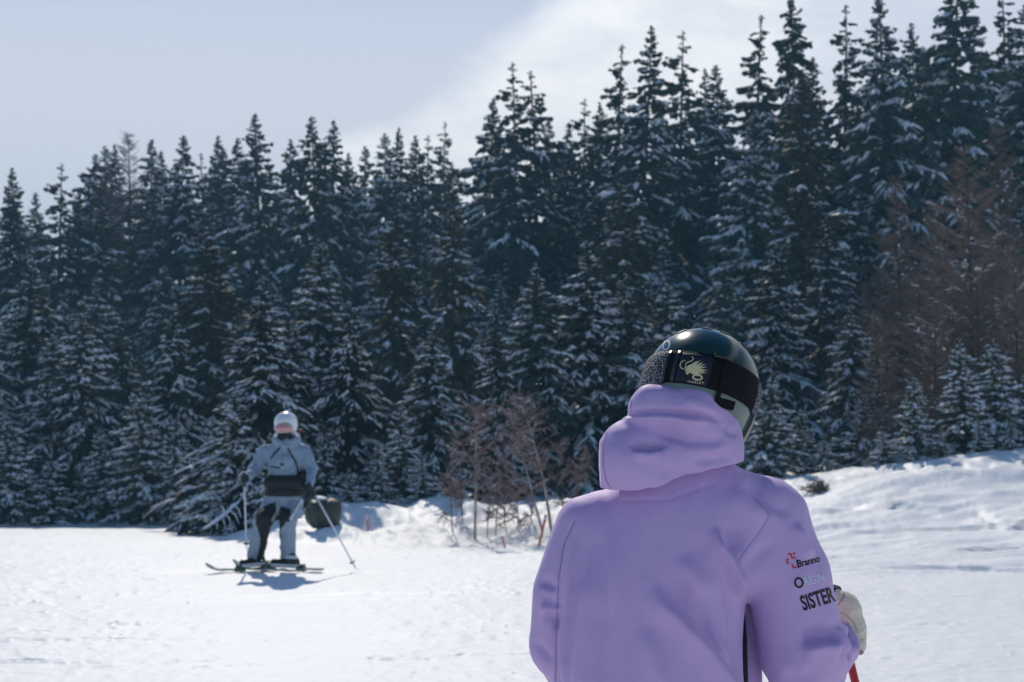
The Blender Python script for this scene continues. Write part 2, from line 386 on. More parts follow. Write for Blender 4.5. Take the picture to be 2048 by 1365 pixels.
def conifer(seed, H=12.0, Rr=0.15, nb=240, droop=0.4, snow=0.5, sparse=0.0, kind='spruce', ragged=0.25, tl=1.0, top=0.0):
    """returns (trunk, crown, snow) vertex/face lists for one tree standing at the origin"""
    r = np.random.default_rng(seed)
    cv, cf, sv, sf = [], [], [], []
    lean = r.normal(0, 0.006, 2); wob = r.uniform(0, 6.28, 2)
    def axis(z): t = z / H; return np.array([lean[0] * z + 0.012 * H * math.sin(3 * t + wob[0]) * t, lean[1] * z + 0.012 * H * math.sin(3 * t + wob[1]) * t, z])
    def quad(L, F_, a, b, c, d): o = len(L); L.extend((a, b, c, d)); F_.append((o, o + 1, o + 2, o + 3))
    gaps = r.uniform(0, 1, 14)
    for i in range(nb):
        u = (i + r.uniform(0, 1)) / nb
        t = 1 - (1 - u) ** 1.2 if kind == 'spruce' else u
        t = 0.02 + 0.972 * t
        if t > 1 - top and r.uniform() < 0.45: continue
        az = i * 2.399963 + r.normal(0, 0.9)
        sect = 1 + ragged * math.sin(az * 2 + wob[0] + 5 * t) * 0.5 + ragged * (gaps[int(t * 13.99)] - .5) + r.normal(0, .12 + ragged * .5)
        L = H * Rr * ((1 - t) ** 0.95 * min(1.0, 0.72 + t * 1.6)) * max(0.35, sect) + 0.014 * H * min(1, (1 - t) * 9)
        if sparse and r.uniform() < sparse: L *= 0.4
        a0 = (0.42 * t ** 4 - droop * (1 - t) * 1.15 - .16 * droop + r.normal(0, .18)); a1 = (0.05 + 0.15 * droop) * (1 - t) + r.normal(0, .05)
        if kind != 'spruce': a0 = 0.15 + .45 * t + r.normal(0, .15); a1 = 0.12
        z0 = t * H; base = axis(z0); dr = np.array([math.cos(az), math.sin(az), 0.]); sd_ = np.array([-dr[1], dr[0], 0.])
        def sp(s): return base + dr * (L * s) + np.array([0, 0, L * (a0 * s + a1 * s * s)]) + sd_ * (L * 0.08 * math.sin(s * 3 + i))
        # the bough itself
        ns = 3
        for k in range(ns):
            p = sp(k / ns); q = sp((k + 1) / ns); wd = 0.018 * (1 - k / ns * .7) if kind == 'spruce' else 0.011
            quad(cv, cf, p + [0, 0, wd], q + [0, 0, wd * .6], q - [0, 0, wd * .6], p - [0, 0, wd])
        nt_ = int(max(5, min(13, L * 6.5 * tl))) if kind == 'spruce' else int(max(6, min(26, L * 17)))
        snowy = r.uniform() < snow * (1.0 if t < .8 else .55)
        for j in range(nt_):
            s = 0.10 + 0.9 * (j + r.uniform(0, 1)) / nt_
            p0 = sp(s); side = 1 if j % 2 else -1
            an = side * r.uniform(0.25, .95) if j < nt_ - 1 else 0
            d = dr * math.cos(an) + sd_ * math.sin(an)
            if kind == 'spruce':
                l = min(.85, (0.05 + 0.44 * L * (1 - 0.5 * s)) * r.uniform(.6, 1.15))
                dz = (a0 + 2 * a1 * s) * .7 - 0.08 - 0.35 * droop * min(1, L) + r.normal(0, .12)
                p1 = p0 + d * (l * .55) + [0, 0, l * .5 * dz]; p2 = p0 + d * l + [0, 0, l * (dz - .14 * min(1, L))]
                wv = np.cross(d, [0, 0, 1]) * (0.013 + .092 * min(1, L)) * r.uniform(.7, 1.3); tilt = np.array([0, 0, r.normal(0, .03)])
                o = len(cv); cv.extend((p0 - wv * .6, p0 + wv * .6, p1 + wv + tilt, p1 - wv - tilt, p2))
                cf.append((o, o + 1, o + 2, o + 3)); cf.append((o + 3, o + 2, o + 4))
                h = (0.012 + (0.17 * droop + .08) * min(1, L)) * r.uniform(.4, 1.6)
                o = len(cv); jit = wv * r.normal(0, .9)
                cv.extend((p0, p1, p2, p2 + jit - [0, 0, h * .2], p1 + jit - [0, 0, h], p0 + jit - [0, 0, h * .8]))
                cf.append((o, o + 1, o + 4, o + 5)); cf.append((o + 1, o + 2, o + 3, o + 4))
                if snowy and s > .28 and r.uniform() < 0.50 + .45 * s * snow:
                    e = (0.016 + .034 * r.uniform()) * (.35 + .65 * min(1, L)); ws = wv * r.uniform(.5, 1.0); s0 = r.uniform(0, .25); m0 = p0 + (p1 - p0) * s0
                    o = len(sv); tip = p2 + (p1 - p2) * r.uniform(0, .25); k1 = p1 + [0, 0, e * 1.6 + r.uniform(0, .01)]
                    sv.extend((m0 + [0, 0, e * 1.1], m0 - ws * .6 - [0, 0, e * .7], m0 + ws * .6 - [0, 0, e * .7], k1, p1 - ws - [0, 0, e * .9], p1 + ws - [0, 0, e * .9], tip + [0, 0, e * .6], tip - [0, 0, e * .9]))
                    sf.extend(((o, o + 1, o + 4, o + 3), (o + 2, o, o + 3, o + 5), (o + 3, o + 4, o + 7, o + 6), (o + 5, o + 3, o + 6, o + 7), (o, o + 2, o + 1)))
            else:
                l = (0.15 + 0.30 * L * (1 - .5 * s)) * r.uniform(.5, 1.3)
                dz = 0.25 + r.normal(0, .35)
                p1 = p0 + d * (l * .5) + [0, 0, l * .4 * dz]; p2 = p0 + d * l + [0, 0, l * (dz + .1)]
                q = 0.008 + .005 * r.uniform(); zz = np.array([0, 0, q])
                o = len(cv); cv.extend((p0 + zz, p0 - zz, p1 - zz, p1 + zz, p2)); cf.append((o, o + 1, o + 2, o + 3)); cf.append((o + 3, o + 2, o + 4))
                for _ in range(4):
                    b = p0 + (p2 - p0) * r.uniform(.1, 1); dd = d * r.uniform(.2, 1) + sd_ * r.normal(0, .7) + np.array([0, 0, r.normal(.1, .6)])
                    e_ = b + dd * l * r.uniform(.2, .5); o = len(cv); cv.extend((b + zz * .8, b - zz * .8, e_)); cf.append((o, o + 1, o + 2))
                if snowy and r.uniform() < .35:
                    o = len(sv); ws = np.cross(d, [0, 0, 1]) * .02; e = .015
                    sv.extend((p0 + ws, p0 - ws, p1 - ws + [0, 0, 0], p1 + ws, p0 + [0, 0, e * 1.6], p1 + [0, 0, e * 1.6]))
                    sf.extend(((o, o + 3, o + 5, o + 4), (o + 1, o + 4, o + 5, o + 2)))
        if kind == 'spruce' and snowy:
            for k in range(3):
                if r.uniform() < .35: continue
                s = k / 3 + .2; p = sp(s); q = sp(min(1, s + r.uniform(.25, .45))); ws = sd_ * (.03 + .09 * min(1, L)) * r.uniform(.6, 1.4); e = (.025 + .04 * r.uniform()) * (.5 + .5 * min(1, L)) 
                o = len(sv); mdl = (p + q) / 2 + [0, 0, e * 2.2]
                sv.extend((p + [0, 0, e * .4], mdl, q + [0, 0, e * .4], (p + q) / 2 - ws - [0, 0, e * .5], (p + q) / 2 + ws - [0, 0, e * .5]))
                sf.extend(((o, o + 3, o + 1), (o + 1, o + 3, o + 2), (o, o + 1, o + 4), (o + 1, o + 2, o + 4)))
    tr = 0.011 * H if kind == 'spruce' else .008 * H
    tv, tf = tube([axis(z) - (np.array([0, 0, .4]) if z == 0 else 0) for z in np.linspace(0, H * .995, 9)], [tr * (1 - k / 8.3) + .012 for k in range(9)], 7)
    return (tv, tf), (cv, cf), (sv, sf)

def make_proto(name, **kw):
    a, b, c = conifer(**kw)
    return [mesh(name + '_trunk', *a, True), mesh(name + '_crown', *b), mesh(name + '_snow', *c)]
PROTO = {}
def add_proto(key, mats, **kw):
    ms = make_proto(key, **kw)
    for me, m in zip(ms, mats): me.materials.append(m)
    PROTO[key] = (ms, kw['H'])
young_m = mat('young_needles', (0.10, 0.12, 0.08), rough=0.75, spec=0.15, noise=(1.5, (0.055, 0.075, 0.060), 0.22), objrand=0.2)
S3 = (bark_m, needle_m, tsnow_m); SY = (bark_m, young_m, tsnow_m)
add_proto('broad', S3, seed=1, H=12, Rr=.20, nb=270, droop=.55, snow=.7, ragged=.35)
add_proto('drooping', S3, seed=2, H=13, Rr=.175, nb=260, droop=.85, snow=.6, ragged=.45)
add_proto('narrow', S3, seed=3, H=13, Rr=.13, nb=280, droop=.65, snow=.6, ragged=.4)
add_proto('ragged', S3, seed=4, H=14, Rr=.145, nb=250, droop=.7, snow=.35, ragged=.8, sparse=.25, top=.12)
add_proto('snowy', S3, seed=5, H=11, Rr=.20, nb=270, droop=.5, snow=1.0)
add_proto('dense', S3, seed=6, H=12, Rr=.215, nb=290, droop=.6, snow=.8, ragged=.35)
add_proto('young', SY, seed=7, H=4.5, Rr=.26, nb=150, droop=.2, snow=.95, ragged=.3, tl=1.6)
add_proto('sapling', SY, seed=8, H=3.2, Rr=.29, nb=110, droop=.15, snow=.95, ragged=.35, tl=1.9)
add_proto('olive', (bark_m, olive_m, tsnow_m), seed=9, H=12, Rr=.155, nb=260, droop=.55, snow=.4, ragged=.3)
add_proto('larch', (bark_m, larch_m, tsnow_m), seed=10, H=9, Rr=.17, nb=170, droop=.2, snow=.25, kind='larch')
add_proto('larch_wide', (bark_m, larch_m, tsnow_m), seed=12, H=8, Rr=.25, nb=160, droop=.2, snow=.2, kind='larch', ragged=.4)
LOOK = {'broad': 'broad spruce', 'drooping': 'droopy dark spruce', 'narrow': 'narrow spruce', 'ragged': 'ragged spruce',
        'snowy': 'snow-laden spruce', 'dense': 'dense spruce', 'young': 'young spruce', 'sapling': 'bushy spruce sapling',
        'olive': 'olive-brown conifer', 'larch': 'bare larch', 'larch_wide': 'wide bare larch'}
PARTS = ('trunk', 'crown', 'branch_snow')
TREES = []
def plant(kind, x, y, h, label=None, group=None, wide=1.0, row=''):
    ms, H = PROTO[kind]; s = h / H
    nm = {'larch': 'larch_tree', 'larch_wide': 'larch_tree', 'olive': 'conifer_tree', 'sapling': 'spruce_sapling'}.get(kind, 'spruce_tree')
    z = float(ground_base(np.array(x), np.array(y))) - 0.05
    e = bpy.data.objects.new(nm, None); COL.objects.link(e); e.location = (x, y, z); e.empty_display_size = .3
    e.rotation_euler = (random.gauss(0, .012), random.gauss(0, .012), random.uniform(0, 6.28)); e.scale = (s * wide, s * wide, s)
    for pn, me in zip(PARTS, ms):
        c = bpy.data.objects.new(pn, me); COL.objects.link(c); c.parent = e
        if pn != 'trunk': c['kind'] = 'stuff'
    px, py = pix(Vector((x, y, z + h)))
    TREES.append(dict(o=e, kind=kind, px=px, py=py, row=row, label=label, group=group))
    return e
def plant_px(kind, px, top, d, wide=1.0, row='', **kw):
    x = (px - 1024) / F * d; z0 = float(ground_base(np.array(x), np.array(d)))
    h = P(px, top, d).z - z0
    return plant(kind, x, d, h, wide=wide, row=row, **kw)

sky_list = [(8, 385, 54, 'drooping'), (35, 330, 52, 'narrow'), (72, 380, 55, 'broad'), (118, 322, 50, 'ragged'), (150, 372, 54, 'narrow'), (170, 300, 56, 'drooping'), (205, 288, 58, 'broad'),
    (232, 284, 60, 'narrow'), (305, 275, 58, 'broad'), (360, 268, 56, 'broad'), (335, 300, 60, 'narrow'), (398, 300, 57, 'ragged'), (415, 286, 60, 'narrow'), (442, 266, 58, 'narrow'),
    (470, 270, 56, 'drooping'), (536, 224, 52, 'narrow'), (565, 272, 57, 'drooping'), (628, 228, 50, 'drooping'), (646, 232, 54, 'narrow'), (705, 300, 56, 'narrow'), (725, 288, 58, 'broad'),
    (762, 262, 54, 'broad'), (785, 252, 57, 'narrow'), (833, 264, 55, 'narrow'), (852, 268, 58, 'ragged'), (893, 238, 60, 'ragged'), (910, 318, 55, 'narrow'), (968, 190, 50, 'dense'), (1035, 118, 47, 'ragged'),
    (1072, 132, 49, 'ragged'), (1110, 232, 55, 'narrow'), (1128, 240, 58, 'drooping'), (1168, 192, 52, 'ragged'), (1196, 200, 56, 'drooping'), (1243, 80, 47, 'ragged'), (1274, 50, 45, 'narrow'), (1330, 215, 58, 'broad'),
    (1360, 52, 46, 'ragged'), (1396, 132, 54, 'narrow'), (1436, 126, 50, 'broad'), (1520, 24, 48, 'ragged'), (1592, -22, 44, 'drooping'), (1680, 4, 45, 'ragged'), (1640, 110, 52, 'narrow'),
    (1775, -25, 42, 'broad'), (1832, 42, 50, 'drooping'), (1905, -65, 42, 'drooping'), (1965, 30, 50, 'broad'), (2002, -35, 45, 'ragged'), (2042, 0, 43, 'broad'),
    (-60, 380, 52, 'broad'), (2110, -60, 44, 'drooping'), (-150, 400, 52, 'drooping'), (2200, -80, 44, 'broad')]
for (px, t, d, k) in sky_list: plant_px(k, px, t, d, row='sky', wide=random.uniform(.92, 1.2))
plant_px('larch', 258, 264, 57, row='sky'); plant_px('larch', 218, 330, 55, row='sky')
sx = [-200, 0, 200, 450, 700, 900, 1000, 1200, 1400, 1600, 1800, 2048, 2200]; sy = [400, 390, 320, 300, 300, 300, 215, 230, 160, 70, 50, 10, 0]
def skyl(x): return float(np.interp(x, sx, sy))
def rowfill(x0, x1, step, dlo, dhi, o0, o1, kinds, row, absolute=None):
    x = x0
    while x < x1:
        px = x + random.uniform(-.3, .3) * step; k = random.choice(kinds)
        t = (skyl(px) if absolute is None else absolute) + random.uniform(o0, o1)
        plant_px(k, px, t, random.uniform(dlo, dhi), wide=random.uniform(1.05, 1.45), row=row); x += step * random.uniform(.8, 1.2)
big = ['broad', 'drooping', 'narrow', 'dense', 'snowy', 'drooping', 'olive']
rowfill(-120, 2150, 92, 50, 58, 60, 150, big, 'below')
rowfill(-100, 2120, 100, 44, 49, 150, 270, big, 'below')
rowfill(-80, 1780, 110, 39, 43, 290, 400, ['broad', 'drooping', 'snowy', 'dense', 'narrow', 'olive'], 'middle')
rowfill(1700, 2150, 95, 36, 40, 330, 440, ['drooping', 'larch', 'olive', 'dense'], 'middle')
# hand-placed lower trees
for (px, t, d, k) in [(60, 505, 35.5, 'dense'), (172, 590, 32.5, 'broad'), (-30, 560, 34, 'broad'), (250, 640, 34, 'drooping'), (345, 600, 32.5, 'broad'), (420, 430, 36, 'olive'), (520, 560, 24.4, 'dense'), (640, 475, 27, 'broad'),
        (585, 640, 25.2, 'snowy'), (700, 590, 25.2, 'dense'), (790, 400, 36, 'olive'), (905, 385, 35, 'olive'), (860, 640, 25.2, 'broad'), (1000, 610, 25.2, 'narrow'), (1075, 520, 27, 'dense'), (1185, 470, 27, 'broad'),
        (1260, 540, 27, 'dense'), (1340, 560, 27, 'snowy'), (1240, 350, 38, 'olive'), (1440, 520, 31, 'drooping'), (1500, 210, 40, 'snowy'), (1615, 130, 39, 'olive'), (1550, 480, 31, 'dense'), (1640, 420, 32, 'narrow'), (1700, 600, 27, 'broad'), (120, 660, 33, 'snowy')]:
    plant_px(k, px, t, d, row='lower', wide=random.uniform(1.1, 1.5))
for (px, t, d, k) in [(1800, 345, 31, 'larch'), (1945, 285, 27, 'larch_wide'), (1870, 420, 33, 'larch_wide'), (2010, 240, 33, 'larch'), (2060, 380, 28.5, 'larch_wide'), (1770, 630, 27.5, 'larch'), (1840, 560, 29, 'larch_wide'), (1985, 520, 27.5, 'larch_wide'), (1905, 600, 27, 'larch'), (2130, 420, 29, 'larch_wide'), (1730, 560, 29.5, 'larch'), (1760, 610, 25.6, 'larch'), (1870, 590, 25.8, 'larch_wide'), (1960, 560, 26, 'larch_wide'), (2035, 520, 25.8, 'larch_wide'), (1690, 700, 27, 'larch')]:
    plant_px(k, px, t, d, row='larch', wide=random.uniform(.9, 1.1))
for (px, t, d, k) in [(20, 820, 31.3, 'young'), (105, 900, 31.2, 'sapling'), (205, 850, 31.6, 'young'), (290, 770, 31.4, 'young'), (350, 830, 31.0, 'young'), (415, 880, 27, 'sapling'), (470, 780, 23.6, 'young'), (545, 860, 22.8, 'sapling'), (650, 845, 24, 'young'),
        (700, 930, 23.2, 'sapling'), (755, 880, 23.6, 'young'), (800, 800, 24.2, 'young'), (845, 900, 23.4, 'sapling'), (1040, 830, 26, 'young'), (1130, 780, 28.0, 'young'), (1200, 800, 27.5, 'young'), (-50, 800, 31.5, 'young'),
        (1538, 745, 25.4, 'young'), (1600, 810, 26.2, 'young'), (1645, 865, 25.6, 'sapling'), (1480, 830, 25.8, 'young'), (1828, 752, 23.6, 'young'), (1765, 845, 23.5, 'sapling'), (1880, 850, 23.4, 'sapling'), (1922, 672, 23.9, 'young'), (1988, 672, 24.4, 'young'),
        (2045, 740, 24.6, 'young'), (1955, 830, 23.3, 'sapling'), (2020, 830, 23.6, 'sapling'), (1735, 905, 23.8, 'sapling'), (2100, 720, 24.5, 'young'), (1720, 790, 25.8, 'sapling')]:
    plant_px(k, px, t, d, row='front', wide=random.uniform(1.0, 1.35))

# labels: each tree is named by its row and by how many trees lie between it and a landmark
ORD = ['nearest', 'second', 'third', 'fourth', 'fifth', 'sixth', 'seventh', 'eighth', 'ninth', 'tenth', 'eleventh', 'twelfth', 'thirteenth', 'fourteenth', 'fifteenth', 'sixteenth']
MARKS = [(0, 'left picture edge'), (572, 'grey skier'), (1090, 'orange stake'), (1400, 'purple jacket'), (2048, 'right picture edge')]
ROWN = {'sky': 'on the skyline', 'below': 'just under the skyline', 'middle': 'mid-height in the forest', 'lower': 'low in the forest', 'larch': 'in the brown stand', 'front': 'at the snow edge'}
for row in ROWN:
    T = sorted([t for t in TREES if t['row'] == row], key=lambda t: t['px'])
    for t in T:
        mk = min(MARKS, key=lambda m: abs(m[0] - t['px']))
        side = 'left' if t['px'] < mk[0] else 'right'
        same = sorted([u for u in T if (u['px'] < mk[0]) == (t['px'] < mk[0]) and min(MARKS, key=lambda m: abs(m[0] - u['px'])) is mk], key=lambda u: abs(u['px'] - mk[0]))
        n = ORD[min(same.index(t), 15)]
        where = f"{n} to the {side} of the {mk[1]}"
        if 'edge' in mk[1]: where = f"{n} to the {mk[1]}" if (side == 'right') == (mk[0] == 0) else f"{n} beyond the {mk[1]}"
        t['o']['label'] = f"{LOOK[t['kind']]} {ROWN[row]}, {where}"
        t['o']['category'] = 'sapling' if t['kind'] == 'sapling' else 'tree'
        t['o']['group'] = {'sky': 'trees on the skyline', 'below': 'trees just under the skyline', 'middle': 'trees halfway up the forest', 'lower': 'trees low in the forest', 'larch': 'brown larches at right', 'front': 'young trees at the snow edge'}[row]
# ------------------------------------------------------------------ decals that lie on a surface
def bvh_of(V, Q): return BVHTree.FromPolygons([tuple(v) for v in V], [tuple(int(i) for i in q) for q in Q])
def cast(bvh, px, py, off):
    d = (P(px, py, 3.0) - CAM).normalized(); h = bvh.ray_cast(CAM, d)
    if h[0] is None: return None
    n = h[1] if h[1].dot(d) < 0 else -h[1]
    return h[0] + n * off
def decal(name, bvh, V2, F2, off, m, parent):
    V = []; ok = {}
    for i, (x, y) in enumerate(V2):
        p = cast(bvh, x, y, off)
        if p is not None: ok[i] = len(V); V.append(p)
    F3 = [tuple(ok[i] for i in f) for f in F2 if all(i in ok for i in f)]
    def spread(f):
        return max((Vector(V[a]) - Vector(V[f[0]])).length for a in f)
    F3 = [f for f in F3 if spread(f) < 0.03]
    return link(name, mesh(name, [tuple(v) for v in V], F3), m, parent) if F3 else None
def stroke2(pts, wds):
    n = len(pts)
    if not hasattr(wds, '__len__'): wds = [wds] * n
    V = []; Fc = []
    for i, p in enumerate(pts):
        a = pts[max(i - 1, 0)]; b = pts[min(i + 1, n - 1)]; dx, dy = b[0] - a[0], b[1] - a[1]; L = math.hypot(dx, dy) + 1e-9
        nx_, ny_ = -dy / L * wds[i] / 2, dx / L * wds[i] / 2; V += [(p[0] + nx_, p[1] + ny_), (p[0] - nx_, p[1] - ny_)]
    for i in range(n - 1): Fc.append((2 * i, 2 * i + 1, 2 * i + 3, 2 * i + 2))
    return V, Fc
def ring2(cx, cy, rx, ry, wd, rot=0, seg=20):
    V = []; Fc = []
    for k in range(seg):
        a = 2 * math.pi * k / seg
        for s in (1, -1):
            x, y = (rx + s * wd / 2) * math.cos(a), (ry + s * wd / 2) * math.sin(a)
            V.append((cx + x * math.cos(rot) - y * math.sin(rot), cy + x * math.sin(rot) + y * math.cos(rot)))
    for k in range(seg): j = (k + 1) % seg; Fc.append((2 * k, 2 * k + 1, 2 * j + 1, 2 * j))
    return V, Fc
def text2(s, x0, y0, cap, slope, sx=1.0, shear=0.0, bold=0.0, space=1.0):
    c = bpy.data.curves.new('t', 'FONT'); c.body = s; c.size = 1; c.offset = bold; c.space_character = space; c.resolution_u = 4
    o = bpy.data.objects.new('t', c); COL.objects.link(o); dg = bpy.context.evaluated_depsgraph_get()
    me = o.evaluated_get(dg).to_mesh(); bm = bmesh.new(); bm.from_mesh(me)
    bmesh.ops.triangulate(bm, faces=bm.faces); 
    bmesh.ops.subdivide_edges(bm, edges=[e for e in bm.edges if e.calc_length() > .35], cuts=1); bmesh.ops.triangulate(bm, faces=bm.faces)
    k = cap / 0.70; V = []
    for v in bm.verts:
        x = (v.co.x + v.co.y * shear) * k * sx; y = v.co.y * k
        V.append((x0 + x * math.cos(slope) - y * math.sin(slope) * -1 * 0 + y * math.sin(slope) * 1.0, y0 + x * math.sin(slope) - y * math.cos(slope)))
    Fc = [tuple(v.index for v in f.verts) for f in bm.faces]
    bm.free(); bpy.data.objects.remove(o); bpy.data.curves.remove(c)
    return V, Fc

# ------------------------------------------------------------------ skier in the middle distance
SD = 14.7
def S(px, py, dy=0.0): return P(px, py, SD + dy)
shell_m = mat('pale_blue_shell_fabric', (0.27, 0.36, 0.46), rough=.7, spec=.2, noise=(14, (0.23, 0.31, 0.41), .2), bump=[(16, .7, .02), (45, .4, .008)])
pant_m = mat('grey_blue_trouser_fabric', (0.30, 0.37, 0.46), rough=.7, spec=.2, noise=(12, (0.25, 0.32, 0.41), .2), bump=[(15, .7, .02), (50, .4, .008)])
black_m = mat('black_fabric', (0.016, 0.016, 0.019), rough=.6, spec=.3, bump=[(30, .5, .008)])
blackp_m = mat('black_plastic', (0.012, 0.012, 0.014), rough=.32, spec=.5)
white_m = mat('white_gloss', (0.72, 0.75, 0.79), rough=.25, spec=.5, coat=.4)
skin_m = mat('skin', (0.55, 0.32, 0.24), rough=.5, spec=.35, sss=.1)
hair_m = mat('auburn_hair', (0.22, 0.075, 0.035), rough=.5, noise=(60, (0.12, .04, .02), .2))
pink_m = mat('pink_goggle_lens', (0.62, 0.27, 0.27), rough=.12, spec=.6, coat=.6)
green_m = mat('green_binding', (0.025, 0.08, 0.035), rough=.35, spec=.5)
ski_m = mat('ski_topsheet', (0.16, 0.19, 0.19), rough=.3, spec=.5, noise=(9, (0.30, .36, .33), .12))
zsk = gz(S(565, 1140).x, SD)
sk = empty('person', (S(560, 1140).x, SD, zsk), label='skier in pale blue-grey shell, black waist bag, white helmet and pink goggles, facing us', cat='person')
def sdf_mesh(name, g_, m, parent, it=1):
    V, Q = g_.nets(); V = relax(V, Q, it, .5)
    return V, Q, link(name, mesh(name, V, Q, True), m, parent)
# body: one continuous figure under the clothes
g_ = Grid((-2.9, 14.2, -.45), (-1.95, 15.05, 1.25), 0.014)
hd = S(572, 855, -.02)
g_.add(g_.ell(S(573, 846, 0), (.075, .093, .115)), .02); g_.add(g_.cone(S(574, 868, .02), S(570, 900, .05), .055, .06), .03)
g_.add(g_.ell(S(569, 930, .03), (.17, .10, .24)), .05); g_.add(g_.ell(S(566, 985, .05), (.15, .105, .13)), .05)
for a, b, c, ra, rb, rc in (((528, 900, .03), (512, 936, -.02), (493, 955, -.22), .05, .042, .03), ((607, 900, .03), (623, 938, -.02), (618, 972, -.20), .05, .042, .03),
                            ((543, 1005, .05), (528, 1040, -.18), (508, 1122, .02), .08, .06, .045), ((588, 1005, .05), (575, 1038, -.18), (575, 1120, .02), .08, .06, .045)):
    g_.add(g_.cone(S(*a), S(*b), ra, rb), .03); g_.add(g_.cone(S(*b), S(*c), rb, rc), .03)
g_.add(g_.ell(S(569, 858, -.10), (.012, .02, .02)), .012)      # nose
sdf_mesh('body', g_, skin_m, sk)
# jacket
g_ = Grid((-2.95, 14.15, .35), (-1.95, 15.0, 1.22), 0.009)
rows = []
for (py, xl, xr, ry) in ((884, 548, 596, .085), (892, 533, 606, .105), (902, 528, 611, .125), (925, 535, 606, .135), (945, 537, 603, .135), (965, 533, 605, .14), (990, 529, 608, .15)):
    c = S((xl + xr) / 2, py); rows.append((c.z, c.x, SD + .03, (xr - xl) / 2 / 193.5, ry))
g_.add(g_.loft(rows, 2.3), .01)
for a, b, c, ra, rb, rc in (((530, 902, .03), (512, 936, .0), (496, 953, -.19), .072, .066, .048), ((608, 903, .03), (622, 938, .0), (619, 968, -.17), .076, .068, .048)):
    g_.add(g_.cone(S(*a), S(*b), ra, rb), .03); g_.add(g_.cone(S(*b), S(*c), rb, rc), .02)
for (a, b, r) in (((550, 880, -.05), (572, 893, -.11), .035), ((596, 880, -.05), (572, 893, -.11), .035), ((550, 880, -.05), (556, 874, .12), .035), ((596, 880, -.05), (592, 874, .12), .035), ((556, 874, .12), (592, 874, .12), .045), ((573, 884, -.08), (573, 894, -.07), .04)):
    g_.add(g_.cone(S(*a), S(*b), r, r), .022)
g_.add(g_.ell(S(568, 925, -.10), (.105, .045, .085)), .02)      # chest pocket
V, Q = g_.nets(); V = relax(V, Q, 1); Nn = vnormals(V, Q); x, y = projpx(V)
nzv = fbm(V[:, 0] / .09, V[:, 2] / .05 + V[:, 1] / .07, 91, 3); V = V + Nn * (nzv * .006)[:, None]
Nn = vnormals(V, Q); fc = V[Q].mean(1); fx, fy = projpx(fc)
jk = link('jacket', mesh('jacket', V, Q, True), shell_m, sk)
inside = (fx > 526) & (fx < 612)
low = (fy > 951 - 9 * sst(590, 600, fx) + 0 * fx) & inside & (fc[:, 1] < 15) & ~((fy < 975) & (fx > 613))
patch(V, Q, Nn, low, .010, 'waist_bag', black_m, jk)
def sline(p0, p1, wd=1.8):
    d = np.array(p1, float) - p0; L = np.hypot(*d); t = ((fx - p0[0]) * d[0] + (fy - p0[1]) * d[1]) / L ** 2; s = ((fx - p0[0]) * d[1] - (fy - p0[1]) * d[0]) / L
    return (t > 0) & (t < 1) & (np.abs(s) < wd) & (fc[:, 1] < SD)
patch(V, Q, Nn, sline((561, 894), (541, 918)) , .003, 'zip', blackp_m, jk)
patch(V, Q, Nn, sline((575, 896), (593, 928)) | sline((593, 928), (596, 946)), .003, 'zip', blackp_m, jk)
patch(V, Q, Nn, sline((541, 934), (560, 936), 1.2) | ((np.hypot(fx - 564, (fy - 929) * 1.8) < 4.5) & (fc[:, 1] < SD)), .003, 'pocket_flap', blackp_m, jk)
# waist bag bulk in front
g_ = Grid((-2.75, 14.35, .5), (-2.05, 14.75, .85), .01)
g_.add(g_.cone(S(540, 966, -.11), S(598, 966, -.11), .068, .068), .01); g_.f = np.maximum(g_.f, g_.Y - 14.68)
sdf_mesh('pouch', g_, black_m, sk)
# trousers
g_ = Grid((-2.95, 14.2, -.36), (-2.0, 15.0, .58), 0.009)
g_.add(g_.loft([(S(0, 1018).z, -2.37, SD + .05, .17, .14), (S(0, 1000).z, -2.37, SD + .05, .19, .15), (S(0, 975).z, -2.37, SD + .04, .185, .14)], 2.3), .01)
for a, b, c, ra, rb, rc in (((546, 1008, .04), (527, 1040, -.17), (510, 1113, .03), .105, .088, .083), ((588, 1008, .04), (577, 1038, -.17), (576, 1110, .03), .10, .085, .075)):
    g_.add(g_.cone(S(*a), S(*b), ra, rb), .03); g_.add(g_.cone(S(*b), S(*c), rb, rc), .035)
g_.f = np.maximum(g_.f, (S(0, 1120).z) - g_.Z)
V, Q = g_.nets(); V = relax(V, Q, 1); Nn = vnormals(V, Q)
V = V + Nn * (.007 * fbm(V[:, 0] / .08, V[:, 2] / .045 + V[:, 1] / .07, 95, 3))[:, None]
Nn = vnormals(V, Q); fc = V[Q].mean(1); fx, fy = projpx(fc)
tr = link('trousers', mesh('trousers', V, Q, True), pant_m, sk)
# black knee and inner-leg panels
ctr = 552 + 0 * fy
kneeL = (fx < 551) & (fy > 1018 - (fx - 520) * .45) & (fy < 1053) & (fx > 512 + 0 * fy) & (fc[:, 1] < SD + .02)
innL = (fx < 551) & (fy >= 1045) & (fx > 513 + (fy - 1050) * .06 + 6 * np.sin((fy - 1050) / 18)) & (fx < 540)
patch(V, Q, Nn, kneeL | innL, .005, 'knee_panel', black_m, tr)
kneeR = (fx > 547) & (fx < 581) & (fy > 1014 + np.abs(fx - 565) * .35) & (fy < 1044) & (fc[:, 1] < SD + .02)
innR = (fx > 551) & (fy >= 1040) & (fx < 560 + 12 * sst(1062, 1042, fy))
patch(V, Q, Nn, kneeR | innR, .005, 'knee_panel', black_m, tr)
sil_m = mat('pale_piping', (0.60, 0.63, 0.68), rough=.4, spec=.5)
patch(V, Q, Nn, (sline((604, 998), (580, 1040), 2.2)), .008, 'piping', sil_m, tr)
patch(V, Q, Nn, (sline((558, 1014), (543, 1042), 2.0)), .008, 'piping', sil_m, tr)
